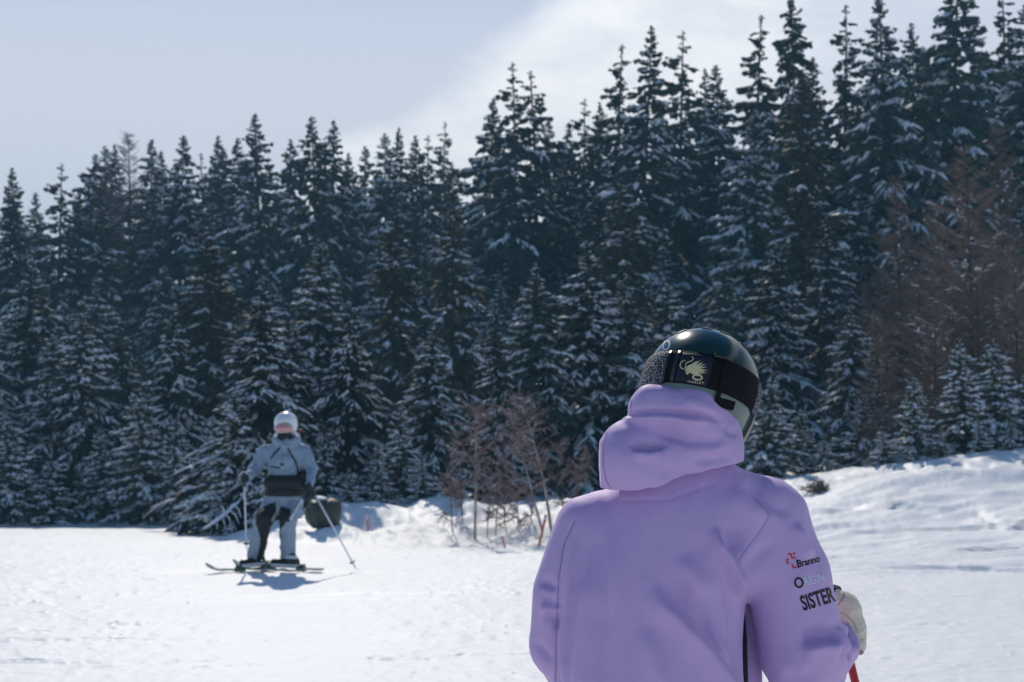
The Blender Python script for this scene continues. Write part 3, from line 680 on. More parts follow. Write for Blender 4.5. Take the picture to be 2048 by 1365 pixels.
# helmet, goggles, ponytail, gloves, boots
def ellmesh(c, r, cut=None, seg=28, rings=18, rot=(0, 0, 0)):
    V = []; Fc = []; m = Euler(rot).to_matrix()
    for i in range(rings + 1):
        ph = math.pi * (i / rings - .5)
        if cut is not None: ph = max(ph, cut)
        for k in range(seg):
            a = 2 * math.pi * k / seg; V.append(Vector(c) + m @ Vector((r[0] * math.cos(ph) * math.cos(a), r[1] * math.cos(ph) * math.sin(a), r[2] * math.sin(ph))))
    for i in range(rings):
        for k in range(seg): a = i * seg + k; b = i * seg + (k + 1) % seg; Fc.append((a, b, b + seg, a + seg))
    return V, Fc
g_ = Grid((-2.55, 14.5, .93), (-2.1, 15.0, 1.42), .008)
g_.add(g_.ell(S(572, 846, .02), (.122, .142, .118)), .01); g_.add(g_.cone(S(590, 852, 0), S(588, 862, .0), .022, .02), .03)
g_.sub(g_.ell(S(568, 863, -.13), (.105, .13, .088)), .012); g_.f = np.maximum(g_.f, S(0, 869).z - g_.Z)
hv, hq, hm_ = sdf_mesh('helmet', g_, white_m, sk)
g_ = Grid((-2.55, 14.45, 1.0), (-2.15, 14.75, 1.3), .006)
g_.add(g_.ell(S(567.5, 857, -.10), (.098, .062, .048)), .01); g_.sub(g_.ell(S(568, 856, .02), (.085, .10, .07)), .004); g_.sub(g_.ell(S(568, 869, -.11), (.02, .06, .016)), .01)
gv, gq_, gob = sdf_mesh('goggles', g_, pink_m, sk)
Nn = vnormals(gv, gq_); fc = gv[gq_].mean(1); fx, fy = projpx(fc)
patch(gv, gq_, Nn, (np.hypot((fx - 567.5) / 17.2, (fy - 857) / 7.6) > 1) & (fc[:, 1] < SD - .05), .002, 'goggle_frame', mat('goggle_frame', (.62, .55, .56), rough=.4), gob)
g_ = Grid((-2.5, 14.5, .95), (-2.2, 14.8, 1.12), .008); g_.add(g_.ell(S(569, 872, -.03), (.080, .095, .045)), .01); sdf_mesh('neck_gaiter', g_, black_m, sk)
V, Fc = merge([tube([S(596, 863, .08), S(601, 861, .09), S(606, 861, .1), S(609, 866, .1)], [.02, .018, .012, .004], 8)]); link('ponytail', mesh('ponytail', V, Fc, True), hair_m, sk)
poles = []
for (hx, hy, hdy, bx, by, bdy, lab) in ((491, 957, -.22, 493.5, 1099, -.05, 'white ski pole planted upright in the skier\'s left-of-picture hand'), (617, 977, -.20, 711, 1136, -.15, 'white ski pole slanting down to the right from the skier')):
    g_ = Grid(np.array(S(hx, hy, hdy)) - .13, np.array(S(hx, hy, hdy)) + .13, .0065)
    c = lambda dx, dy_, dz: np.array(S(hx, hy, hdy)) + np.array((dx, dy_, dz))
    sgn = 1 if hx < 550 else -1
    g_.add(g_.ell(c(0, 0, 0), (.038, .042, .046)), .01)
    for k in range(4):      # fingers wrapped round the grip
        zf = .030 - .021 * k; g_.add(g_.cone(c(sgn * .02, -.028, zf), c(-sgn * .012, -.052, zf - .003), .0125, .012), .004); g_.add(g_.cone(c(-sgn * .012, -.052, zf - .003), c(-sgn * .032, -.035, zf - .004), .012, .011), .003)
    g_.add(g_.cone(c(sgn * .01, -.02, .035), c(-sgn * .012, -.045, .052), .014, .012), .005)
    g_.add(g_.cone(c(0, .01, -.0), c(sgn * .03, .09, .02), .036, .045), .012)
    sdf_mesh('glove', g_, black_m, sk)
    g2 = Grid(np.array(S(hx, hy, hdy)) - .1, np.array(S(hx, hy, hdy)) + .1, .007); g2.add(g2.ell(c(sgn * -.0, -.01, .044), (.026, .03, .016)), .01); sdf_mesh('glove_top_panel', g2, white_m, sk)
    top = Vector(c(-sgn * .008, -.04, .055)); bot = S(bx, by, bdy)
    pe = empty('ski_pole', tuple(bot), label=lab, cat='ski pole', group='ski poles of the grey skier')
    dirv = (bot - top).normalized(); mid = top + dirv * .14
    link('shaft', mesh('shaft', *tube([mid, bot - dirv * .05], [.0105, .0085], 8), True), white_m, pe)
    link('grip', mesh('grip', *tube([top - dirv * .01, top + dirv * .02, top + dirv * .13, mid], [.015, .018, .016, .012], 8), True), blackp_m, pe)
    link('basket', mesh('basket', *tube([bot - dirv * .07, bot - dirv * .062], [.03, .034], 12), True), blackp_m, pe)
    link('tip', mesh('tip', *tube([bot - dirv * .05, bot + dirv * .02], [.007, .002], 6), True), blackp_m, pe)
# boots and skis
for (bx, by, ax, ay, ady, tx, ty, ex, ey, tdy, edy, lab) in (
        (506, 1135, 511, 1113, .03, 412, 1149, 572, 1132, -.42, .42, 'ski under the boot nearer the left of the picture, tip curving up ahead'),
        (572, 1134, 576, 1112, .03, 466, 1137, 645, 1143, .08, -.18, 'ski under the boot nearer the right of the picture, tail pointing right')):
    tz = S(tx, ty, tdy); ez = S(ex, ey, edy)
    def gp(t):
        p = tz.lerp(ez, t); p.z = gz(p.x, p.y) + .03; return p
    dirs = (ez - tz).normalized(); side = Vector((dirs.y, -dirs.x, 0)).normalized()
    Vs = []; Fs = []; n = 26
    for i in range(n + 1):
        t = i / n; p = gp(t); L = (ez - tz).length; s_ = t * L
        p.z += .075 * max(0, 1 - s_ / .2) ** 2; wd = .030 + .014 * math.cos((t - .12) * 2 * math.pi / 1.0) * .8; wd *= min(1, .25 + s_ / .06)
        for sd2, dz in ((-1, .009), (1, .009), (1, -.008), (-1, -.008)): Vs.append(p + side * wd * sd2 + Vector((0, 0, dz)))
    for i in range(n):
        for k in range(4): a = i * 4 + k; b = i * 4 + (k + 1) % 4; Fs.append((a, b, b + 4, a + 4))
    Fs += [(3, 2, 1, 0), (n * 4, n * 4 + 1, n * 4 + 2, n * 4 + 3)]
    se = empty('ski', tuple(gp(.5)), label=lab, cat='ski', group='skis of the grey skier')
    link('ski_board', mesh('ski_board', Vs, Fs), ski_m, se)
    ft = S(bx, by, -.02); ft.z = gz(ft.x, ft.y) + .05
    def bxm(c, h_, u, v):
        u = Vector(u).normalized(); v = Vector(v).normalized(); w_ = u.cross(v)
        return [c + u * (h_[0] * a) + v * (h_[1] * b) + w_ * (h_[2] * d) for a in (-1, 1) for b in (-1, 1) for d in (-1, 1)], [(0, 1, 3, 2), (4, 6, 7, 5), (0, 4, 5, 1), (2, 3, 7, 6), (0, 2, 6, 4), (1, 5, 7, 3)]
    f2 = Vector((dirs.x, dirs.y, 0)).normalized()
    for q_, nm in ((-.17, 'binding_toe'), (.17, 'binding_heel')):
        link(nm, mesh(nm, *merge([bxm(ft + f2 * q_ + Vector((0, 0, -.005)), (.045, .033, .022), f2, side), bxm(ft + f2 * q_ * 1.08 + Vector((0, 0, .028)), (.022, .026, .018), f2, side)])), green_m, se)
    an = S(ax, ay, ady)
    g_ = Grid(np.minimum(np.array(ft), np.array(an)) - .24, np.maximum(np.array(ft), np.array(an)) + .24, .008)
    toe = ft - f2 * .13 + Vector((0, 0, .045)); heel = ft + f2 * .10 + Vector((0, 0, .05)); ank = Vector((an.x, an.y, an.z + .03))
    g_.add(g_.cone(toe, heel, .046, .05), .01); g_.add(g_.cone(heel + Vector((0, 0, .02)) - f2 * .02, ank, .058, .062), .03)
    for k in (.25, .55, .8):
        pp = (heel - f2 * .05).lerp(ank, k); g_.add(np.abs(g_.ell(pp, (.066, .072, .066))) * 0 + g_.ell(pp - f2 * .035, (.03, .05, .010)), .006)
    g_.f = np.maximum(g_.f, ft.z + .002 - g_.Z)
    V, Q = g_.nets(); V = relax(V, Q, 1); Nn = vnormals(V, Q); fc = V[Q].mean(1)
    bo = link('boot', mesh('boot', V, Q, True), blackp_m, sk)
    hz = (fc[:, 2] - ft.z)
    patch(V, Q, Nn, ((hz < .045) | ((hz > .10) & (hz < .13))), .003, 'boot_shell', white_m, bo)
# ------------------------------------------------------------------ person in the purple jacket
D0 = 3.0; K = F / D0
def J(px, py, dy=0.0): return P(px, py, D0 + dy)
def fabric(name, c1, c2):
    m = bpy.data.materials.new(name); m.use_nodes = True; t = m.node_tree; b = t.nodes['Principled BSDF']; L = t.links.new
    tcn = t.nodes.new('ShaderNodeTexCoord')
    n = t.nodes.new('ShaderNodeTexNoise'); n.inputs['Scale'].default_value = 7; n.inputs['Detail'].default_value = 5; L(tcn.outputs['Object'], n.inputs['Vector'])
    f = t.nodes.new('ShaderNodeTexNoise'); f.inputs['Scale'].default_value = 420; f.inputs['Detail'].default_value = 2; L(tcn.outputs['Object'], f.inputs['Vector'])
    mx = t.nodes.new('ShaderNodeMix'); mx.data_type = 'RGBA'; mx.inputs['A'].default_value = (*c1, 1); mx.inputs['B'].default_value = (*c2, 1)
    a = t.nodes.new('ShaderNodeMath'); a.operation = 'MULTIPLY_ADD'; a.inputs[1].default_value = .5; L(n.outputs['Fac'], a.inputs[0]); L(math_n('MULTIPLY', f.outputs['Fac'], .5, tree=t), a.inputs[2])
    L(a.outputs[0], mx.inputs['Factor']); L(mx.outputs['Result'], b.inputs['Base Color'])
    b.inputs['Roughness'].default_value = .62; b.inputs['Specular IOR Level'].default_value = .25; b.inputs['Sheen Weight'].default_value = .15; b.inputs['Sheen Roughness'].default_value = .4
    prev = None
    rd = t.nodes.new('ShaderNodeTexNoise'); rd.noise_type = 'RIDGED_MULTIFRACTAL'; rd.inputs['Scale'].default_value = 3.2; rd.inputs['Detail'].default_value = 2.0; rd.inputs['Distortion'].default_value = .4
    mpr = t.nodes.new('ShaderNodeMapping'); mpr.inputs['Scale'].default_value = (1.7, 1.0, .8); mpr.inputs['Rotation'].default_value = (0, .5, 0); L(tcn.outputs['Object'], mpr.inputs[0]); L(mpr.outputs[0], rd.inputs['Vector'])
    b0 = t.nodes.new('ShaderNodeBump'); b0.inputs['Strength'].default_value = .5; b0.inputs['Distance'].default_value = .005; L(rd.outputs['Fac'], b0.inputs['Height']); prev = b0.outputs[0]
    for (sc, st, di, srcn) in ((26, .35, .005, None), (420, .30, .0009, f)):
        s = srcn or t.nodes.new('ShaderNodeTexNoise')
        if not srcn: s.inputs['Scale'].default_value = sc; s.inputs['Detail'].default_value = 3; L(tcn.outputs['Object'], s.inputs['Vector'])
        bp = t.nodes.new('ShaderNodeBump'); bp.inputs['Strength'].default_value = st; bp.inputs['Distance'].default_value = di; L(s.outputs['Fac'], bp.inputs['Height'])
        if prev: L(prev, bp.inputs['Normal'])
        prev = bp.outputs[0]
    L(prev, b.inputs['Normal']); return m
purple_m = fabric('lilac_shell_fabric', (0.53, 0.37, 0.645), (0.56, 0.395, 0.675))
seam_m = mat('lilac_seam', (0.26, 0.17, 0.44), rough=.7)
dark_m = mat('vent_shade', (0.02, 0.017, 0.024), rough=.8)  # near-black colour painted for the shade inside the side vent
cream_m = mat('cream_leather', (0.80, 0.71, 0.55), rough=.55, spec=.3, noise=(22, (.72, .63, .48), .2), bump=[(60, .4, .003), (15, .4, .006)])
pe = empty('person', (J(1300, 0).x, D0, gz(.3, D0)), label='person in lilac hooded jacket and dark green helmet, seen from behind', cat='person')

def fold(V, Nn, px, py, pts, amp, w1, w2=None, taper=.25):
    """raise (amp>0) or sink a crease that runs along pts; w1/w2: widths on its left / right side (photo px)"""
    w2 = w2 or w1; best = np.full(len(V), 1e9); sg = np.zeros(len(V)); tt = np.zeros(len(V))
    pts = np.array(pts, float); seg = np.hypot(*(pts[1:] - pts[:-1]).T); cum = np.concatenate([[0], np.cumsum(seg)])
    for i in range(len(pts) - 1):
        a = pts[i]; d = pts[i + 1] - a; t = np.clip(((px - a[0]) * d[0] + (py - a[1]) * d[1]) / (seg[i] ** 2), 0, 1)
        qx = px - a[0] - t * d[0]; qy = py - a[1] - t * d[1]; ds = np.hypot(qx, qy); s = (qx * -d[1] + qy * d[0])
        m = ds < best; best[m] = ds[m]; sg[m] = s[m]; tt[m] = ((cum[i] + t * seg[i]) / cum[-1])[m]
    wv = np.where(sg > 0, w1, w2); prof = np.exp(-(best / wv) ** 2)
    tp = sst(0, taper, tt + .04) * sst(1, 1 - taper, tt - .04) if taper else 1
    face = sst(.25, -.2, Nn[:, 1])
    return V + Nn * (amp * prof * tp * face)[:, None]

# body: head, neck, torso, arms and legs as one surface (mostly clothed)
g_ = Grid((0.0, 2.75, 0.0), (.78, 3.42, 1.72), .012)
hc = J(1402, 790, .05)
g_.add(g_.ell(hc, (.078, .098, .118)), .02); g_.add(g_.cone(J(1395, 850, .03), J(1370, 960, .02), .06, .062), .03)
g_.add(g_.ell(J(1350, 1150, .0), (.13, .08, .17)), .03); g_.add(g_.ell(J(1320, 1480, .02), (.16, .11, .2)), .08)
for a, b, c, ra, rb, rc in (((1210, 1070, 0), (1125, 1285, .03), (1172, 1400, .24), .035, .035, .03), ((1520, 1060, 0), (1608, 1300, .03), (1680, 1275, .18), .035, .035, .03),
                            ((1250, 1620, .02), (1225, 1900, .0), (1215, 2250, .03), .08, .055, .04), ((1390, 1620, .02), (1420, 1900, .0), (1440, 2250, .03), .08, .055, .04)):
    g_.add(g_.cone(J(*a), J(*b), ra, rb), .03); g_.add(g_.cone(J(*b), J(*c), rb, rc), .03)
g_.add(g_.ell(hc + Vector((-.02, .10, -.01)), (.014, .022, .02)), .012); g_.add(g_.cone(J(1172, 1400, .24), J(1180, 1395, .32), .03, .028), .02)
sdf_mesh('body', g_, skin_m, pe)

# jacket
g_ = Grid((0.0, 2.78, .62), (.775, 3.36, 1.50), .0048)
rows = []
for (py, xl, xr, ry, cy) in ((925, 1300, 1455, .07, 0), (945, 1268, 1492, .085, 0), (962, 1240, 1530, .095, 0), (985, 1210, 1560, .11, 0), (1005, 1186, 1574, .12, 0), (1040, 1160, 1568, .13, 0), (1100, 1136, 1560, .142, 0), (1150, 1124, 1530, .148, 0), (1180, 1118, 1492, .15, 0),
                         (1250, 1112, 1484, .155, 0), (1365, 1106, 1482, .16, 0), (1500, 1100, 1482, .168, .01), (1660, 1096, 1492, .175, .01), (1740, 1098, 1494, .175, .01)):
    c = J((xl + xr) / 2, py); rows.append((c.z, c.x, D0 + cy, (xr - xl) / 2 / K, ry))
g_.add(g_.loft(rows, 2.25), .01)
g_.add(g_.cone(J(1455, 1200, .10), J(1460, 1740, .10), .07, .075), .012)
kf = .010 + .045 * sst(J(0, 1230).z, J(0, 1120).z, g_.Z)
ga = Grid((0.0, 2.78, .62), (.775, 3.36, 1.50), .0048)
for a, b, ra, rb in (((1538, 1035, .0), (1572, 1150, .0), .078, .088), ((1572, 1150, .0), (1604, 1300, .02), .088, .090), ((1604, 1300, .02), (1612, 1340, .05), .090, .082), ((1612, 1335, .06), (1672, 1292, .17), .078, .050),
                     ((1172, 1055, .0), (1136, 1170, .0), .062, .066), ((1133, 1195, .0), (1126, 1290, .03), .070, .070), ((1126, 1290, .03), (1172, 1400, .24), .068, .052)):
    ga.add(ga.cone(J(*a), J(*b), ra, rb), .014)
h = np.clip(.5 + .5 * (g_.f - ga.f) / kf, 0, 1); g_.f = g_.f * (1 - h) + ga.f * h - kf * h * (1 - h)
del ga
# sleeve opening, neck opening
g_.sub(g_.cone(J(1395, 900, .03), J(1385, 960, .02), .06, .05), .01)
V, Q = g_.nets(); V = relax(V, Q, 3); Nn = vnormals(V, Q); px, py = projpx(V)
FO = [([(1430, 1056), (1433, 1075), (1439, 1097), (1459, 1124), (1476, 1160), (1483, 1195)], .013, 9, 10, .3),
      ([(1444, 1120), (1458, 1150), (1462, 1185)], .0025, 3, 3, .3), ([(1452, 1112), (1472, 1140), (1480, 1172)], -.003, 3, 3, .3), ([(1500, 1130), (1490, 1160), (1487, 1185)], .0025, 3, 4, .3), ([(1464, 1180), (1468, 1240), (1474, 1300)], .0022, 3, 4, .3), ([(1620, 1310), (1650, 1322), (1680, 1320)], .003, 8, 5, .3),
      ([(1400, 1060), (1408, 1120), (1430, 1170)], -.005, 20, 12, .4),
      ([(1462, 1040), (1460, 1080), (1474, 1115)], -.008, 14, 24, .4),
      ([(1446, 1130), (1455, 1180), (1468, 1260), (1472, 1365)], -.007, 9, 12, .3),
      ([(1306, 1172), (1330, 1212), (1370, 1255), (1410, 1300), (1450, 1365), (1480, 1440)], .014, 26, 13, .25),
      ([(1330, 1160), (1372, 1212), (1415, 1262), (1450, 1325)], -.007, 16, 34, .35),
      ([(1360, 1110), (1385, 1160), (1400, 1200)], .006, 20, 20, .4),
      ([(1228, 1060), (1226, 1140), (1215, 1260)], .004, 10, 18, .5),
      ([(1185, 1120), (1172, 1220), (1160, 1330), (1160, 1420)], .007, 12, 16, .3),
      ([(1150, 1080), (1136, 1180), (1130, 1300), (1134, 1400)], .006, 7, 12, .3),
      ([(1205, 1180), (1200, 1280), (1210, 1400)], -.005, 18, 18, .4),
      ([(1290, 1250), (1310, 1330), (1340, 1400)], .006, 20, 16, .4),
      ([(1415, 1235), (1440, 1290), (1466, 1330)], .005, 9, 9, .4),
      # left arm
      ([(1078, 1196), (1092, 1198), (1118, 1222)], -.005, 12, 12, .3), ([(1080, 1213), (1092, 1218), (1120, 1222)], .004, 9, 7, .25),
      ([(1085, 1225), (1110, 1235), (1118, 1262)], -.008, 12, 12, .3), ([(1078, 1160), (1092, 1168), (1110, 1180)], -.009, 8, 10, .3), ([(1062, 1280), (1085, 1300), (1110, 1330)], -.005, 8, 10, .4),
      # right shoulder and sleeve
      ([(1486, 965), (1530, 1000), (1585, 1036)], -.009, 10, 20, .3), ([(1455, 975), (1490, 1010), (1530, 1050)], .004, 24, 16, .4), ([(1590, 1045), (1606, 1085), (1622, 1120)], .007, 14, 8, .3),
      ([(1606, 1284), (1640, 1276), (1680, 1280)], -.014, 6, 24, .2), ([(1600, 1300), (1645, 1290), (1682, 1294)], .008, 22, 8, .3),
      ([(1552, 1080), (1510, 1120), (1490, 1160)], -.006, 14, 14, .4), ([(1580, 1100), (1540, 1180), (1520, 1260)], .003, 30, 30, .4),
      ([(1672, 1255), (1684, 1280), (1694, 1305)], .008, 4, 5, .2), ([(1684, 1250), (1700, 1285), (1702, 1310)], .007, 4, 5, .2), ([(1680, 1262), (1690, 1290), (1698, 1320)], -.007, 3, 4, .2),
      ([(1560, 1345), (1600, 1360), (1650, 1350)], -.006, 12, 14, .4),
      # seams
      ([(1148, 1045), (1126, 1090), (1116, 1160), (1112, 1260), (1110, 1400)], -.0035, 2.6, 2.6, 0), ([(1512, 1000), (1535, 1020), (1520, 1060), (1486, 1105), (1470, 1130)], -.0018, 2.4, 2.4, 0), ([(1225, 1000), (1330, 1000), (1440, 962)], -.002, 5, 3, 0.2)]
for (pts, amp, w1, w2, tp) in FO:
    V = fold(V, Nn, px, py, pts, amp * ((2.6 if amp > 0 else 1.6) if abs(amp) > .003 else 1), w1, w2, tp)
V = V + Nn * (.0022 * fbm(px / 50 + .25 * py / 50, py / 210, 201, 3) + .0006 * fbm(px / 22, py / 40, 205, 2))[:, None]
V = relax(V, Q, 2, .3); JV, JQ = V, Q
jkt = link('jacket', mesh('jacket', V, Q, True), purple_m, pe)
jb = bvh_of(V, Q)
# black tube standing in for the shade in the open side vent
vv = []
for (x0, y0, wd) in ((1479, 1192, 2), (1480, 1230, 6), (1482, 1280, 7.5), (1483, 1330, 8), (1483, 1400, 8.5), (1483, 1500, 9)): vv.append((x0, y0, wd))
zp = [J(a + 4, b, .02) for a, b, c in vv]
link('vent_gap_shade', mesh('vent_gap_shade', *tube(zp, [c / K * 1.05 for a, b, c in vv], 8), True), dark_m, jkt)
red_m = mat('red_zip_tape', (.28, .03, .035), rough=.6)
link('zip_tape', mesh('zip_tape', *tube([J(a - c * .62 - .5, b, -.026) for a, b, c in vv[1:]], .0016, 6), True), red_m, jkt)
# seam lines as thin raised stitching
def seam(pts, parent, bv, wd=1.3, off=.0006, name='seam', m=seam_m):
    P2 = []
    for a, b in zip(pts[:-1], pts[1:]):
        n = max(2, int(math.hypot(b[0] - a[0], b[1] - a[1]) / 5)); P2 += [(a[0] + (b[0] - a[0]) * i / n, a[1] + (b[1] - a[1]) * i / n) for i in range(n)]
    P2.append(pts[-1]); V2, F2 = stroke2(P2, wd); return decal(name, bv, V2, F2, off, m, parent)
seam([(1150, 1042), (1128, 1088), (1117, 1160), (1113, 1260), (1111, 1364)], jkt, jb, 1.0)
seam([(1512, 1002), (1540, 1030), (1524, 1058), (1490, 1102), (1474, 1128)], jkt, jb, .8)
seam([(1493, 1235), (1494, 1300), (1496, 1364)], jkt, jb, 1.2)
# hood lying on the back of the neck
g_ = Grid((.13, 2.74, 1.36), (.56, 3.25, 1.68), .0042)
for a, b, ra, rb in (((1262, 922, -.09), (1420, 890, -.075), .0625, .056), ((1262, 900, -.068), (1290, 888, -.068), .064, .06), ((1290, 882, -.068), (1425, 868, -.045), .052, .056), ((1262, 920, -.08), (1300, 900, .08), .06, .05), ((1244, 897, -.08), (1242, 944, -.08), .038, .034), ((1236, 944, -.08), (1300, 940, -.09), .034, .04), ((1425, 885, -.068), (1447, 912, -.06), .05, .035), ((1424, 885, -.068), (1430, 880, .10), .056, .05)):
    g_.add(g_.cone(J(*a), J(*b), ra, rb), .02)
gb = Grid((.13, 2.74, 1.36), (.56, 3.25, 1.68), .0042)
for a, b, ra, rb in (((1306, 816, -.075), (1392, 822, -.085), .041, .046), ((1392, 824, -.085), (1420, 864, -.065), .045, .045), ((1420, 864, -.065), (1424, 880, .10), .045, .04), ((1306, 816, -.075), (1288, 850, .06), .041, .04), ((1310, 850, -.07), (1420, 860, -.07), .05, .05)):
    gb.add(gb.cone(J(*a), J(*b), ra, rb), .03)
def half(p1, p2):
    a = J(*p1, -.12); b_ = J(*p2, -.12); dx, dz = b_.x - a.x, b_.z - a.z; L = math.hypot(dx, dz)
    return ((g_.X - a.x) * dz - (g_.Z - a.z) * dx) / L      # >0 under the line
g_.add(g_.cone(J(1240, 945, -.085), J(1300, 945, -.09), .05, .052), .02); g_.add(g_.cone(J(1300, 940, -.09), J(1450, 905, -.07), .052, .046), .02)
g_.add(g_.cone(J(1436, 880, -.05), J(1442, 915, -.05), .042, .038), .02)
for ln in (((1203, 979), (1275, 984)), ((1268, 985), (1345, 964))): g_.f = np.maximum(g_.f, half(*ln))
g_.f = np.maximum(g_.f, np.minimum(half((1340, 966), (1425, 938)), half((1425, 939), (1484, 946)))); g_.f = np.maximum(g_.f, g_.X - J(1482, 900, -.06).x); g_.f = np.maximum(g_.f, J(1198, 900, -.06).x - g_.X)
kk = .010; h = np.clip(.5 + .5 * (g_.f - gb.f) / kk, 0, 1); g_.f = g_.f * (1 - h) + gb.f * h - kk * h * (1 - h)
g_.sub(g_.ell(J(1402, 800, .05), (.105, .125, .13)), .006); g_.sub(g_.cone(J(1398, 850, .05), J(1380, 960, .03), .07, .06), .01)
V, Q = g_.nets(); V = relax(V, Q, 1, .4); Nn = vnormals(V, Q); px, py = projpx(V)
for (pts, amp, w1, w2, tp) in [([(1246, 834), (1275, 828), (1310, 824), (1370, 829), (1410, 833), (1438, 842)], -.011, 5, 8, .15), ([(1248, 842), (1290, 834), (1350, 836), (1420, 846)], .006, 8, 14, .2), ([(1240, 838), (1262, 832), (1292, 829)], .004, 3, 3, .2),
      ([(1258, 886), (1272, 896), (1298, 899), (1320, 895), (1336, 887)], -.012, 4.5, 17, .3), ([(1262, 904), (1294, 911), (1328, 904)], .006, 12, 6, .35), ([(1300, 860), (1340, 868), (1380, 880), (1430, 882), (1462, 872)], -.007, 12, 16, .3), ([(1345, 850), (1390, 866), (1440, 868)], .005, 12, 12, .35),
      ([(1320, 925), (1350, 950), (1400, 944)], -.005, 22, 16, .4), ([(1380, 925), (1430, 922), (1470, 912)], -.006, 10, 14, .3), ([(1445, 850), (1460, 866), (1474, 872)], -.005, 5, 6, .3), ([(1360, 800), (1400, 812), (1440, 838)], .004, 12, 12, .3)]:
    V = fold(V, Nn, px, py, pts, amp * 1.6, w1, w2, tp)
V = V + Nn * (.0018 * fbm(px / 40, py / 40, 211, 3))[:, None]
hood = link('hood', mesh('hood', V, Q, True), purple_m, jkt); hb = bvh_of(V, Q)
seam([(1216, 858), (1207, 890), (1207, 930), (1212, 960), (1222, 978)], hood, hb, 1.0, .0007)
seam([(1262, 800), (1263, 815), (1262, 826)], hood, hb, 1.0, .0007)
seam([(1235, 983), (1275, 982), (1300, 975)], hood, hb, 1.0, .0007)

# lettering on the sleeve
ink_m = mat('black_print', (.012, .012, .016), rough=.5); redp_m = mat('red_print', (.72, .012, .02), rough=.45); pale_m = mat('pale_silver_print', (.58, .66, .78), rough=.4, spec=.5)
def sl(x, y): return 1500 + x / 4.475, 1060 + y / 4.475
lg = merge([stroke2([sl(*p) for p in q_], 3.0) for q_ in ([(338, 218), (350, 214), (363, 212)], [(362, 212), (370, 234), (378, 254)], [(376, 254), (392, 253), (410, 247)], [(346, 262), (334, 266), (326, 270)], [(327, 268), (334, 290), (343, 308)], [(374, 310), (382, 326), (391, 342)], [(389, 341), (400, 339), (416, 334)])] + [stroke2([sl(392, 203), sl(396, 222)], 4.2)])
decal('logo', jb, *lg, .0009, redp_m, jkt)
t_ = text2('Branno', *sl(425, 338), 14.5, -.26, .80, .12, .02, .95); decal('lettering', jb, *t_, .0009, ink_m, jkt)
ser = []   # serifs and thick stems so the name reads as a serif face
ser = merge([stroke2([sl(423, 340), sl(446, 334)], 1.1), stroke2([sl(408, 272), sl(428, 267)], 1.1), stroke2([sl(417, 270), sl(433, 338)], 2.4)]); decal('lettering_serifs', jb, *ser, .0011, ink_m, jkt)
decal('ring_mark', jb, *ring2(*sl(436, 473), 7.4, 9.1, 3.9, -.2, 24), .0009, ink_m, jkt)
t_ = text2('RIGIN', *sl(490, 505), 17.5, -.27, .66, .0, .01, .95); decal('lettering', jb, *t_, .0009, pale_m, jkt)
t_ = text2('SISTER', *sl(478, 722), 29.5, -.30, .54, -.02, .03, 1.02); decal('lettering', jb, *t_, .0009, ink_m, jkt)

# helmet
HC = J(1402, 774, .035); HM = (Matrix.Rotation(R(-6), 3, 'Z') @ Matrix.Rotation(R(14), 3, 'Y') @ Matrix.Rotation(R(-11), 3, 'X'))
HA, HB, HCc = .126, .146, .124
def hl(th, z, off=0.0):
    """th: azimuth from the back of the head (to the right), z: height above the rim line"""
    s = math.sqrt(max(0, 1 - (z / HCc) ** 2)) if z >= 0 else 1 - .20 * (z / .115) ** 2 - .02 * (z / .115)
    sq = 1 + .02 * math.cos(2 * th)
    p = Vector((HA * math.sin(th) * s * sq, -HB * math.cos(th) * s * sq, z)); n = Vector((math.sin(th) / HA * s, -math.cos(th) / HB * s, (z / HCc ** 2 if z > 0 else z * 3) + 0)); n.normalize()
    return HC + HM @ (p + n * off)
def hband(th0, th1, zlo, zhi, off, nth=60, nz_=8, thick=.004):
    V = []; Fc = []
    for layer, of in ((0, off), (1, off - thick)):
        for i in range(nth + 1):
            th = th0 + (th1 - th0) * i / nth; a = zlo(th); b = zhi(th)
            for j in range(nz_ + 1):
                e = 1 - (2 * j / nz_ - 1) ** 8; V.append(hl(th, a + (b - a) * j / nz_, of - (1 - e) * thick * .4 * (layer == 0)))
    m = (nth + 1) * (nz_ + 1); w_ = nz_ + 1
    for i in range(nth):
        for j in range(nz_): a = i * w_ + j; Fc += [(a, a + w_, a + w_ + 1, a + 1), (m + a, m + a + 1, m + a + w_ + 1, m + a + w_)]
        a = i * w_; Fc.append((a, m + a, m + a + w_, a + w_)); a += nz_; Fc.append((a, a + w_, m + a + w_, m + a))
    for i in (0, nth):
        for j in range(nz_): a = i * w_ + j; Fc.append((a, a + 1, m + a + 1, m + a) if i == 0 else (a, m + a, m + a + 1, a + 1))
    return V, Fc
hgreen_m = mat('dark_green_gloss_shell', (.008, .034, .030), rough=.2, spec=.4, coat=.15, bump=[(6, .05, .01)])
hlow_m = mat('grey_green_lower_shell', (.11, .17, .15), rough=.22, spec=.5, coat=.3)
web_m = mat('black_webbing', (.010, .010, .012), rough=.85, spec=.1, bump=[(300, .6, .002)])
navy_m = mat('navy_patch', (.014, .014, .032), rough=.7, bump=[(260, .4, .001)])
gold_m = mat('gold_print', (.62, .56, .32), rough=.5)
speck_m = bpy.data.materials.new('speckled_webbing'); speck_m.use_nodes = True
t = speck_m.node_tree; b = t.nodes['Principled BSDF']; vo = t.nodes.new('ShaderNodeTexVoronoi'); vo.feature = 'DISTANCE_TO_EDGE'; vo.inputs['Scale'].default_value = 120
tcn = t.nodes.new('ShaderNodeTexCoord'); t.links.new(tcn.outputs['Object'], vo.inputs['Vector']); n2 = t.nodes.new('ShaderNodeTexNoise'); n2.inputs['Scale'].default_value = 320; t.links.new(tcn.outputs['Object'], n2.inputs['Vector'])
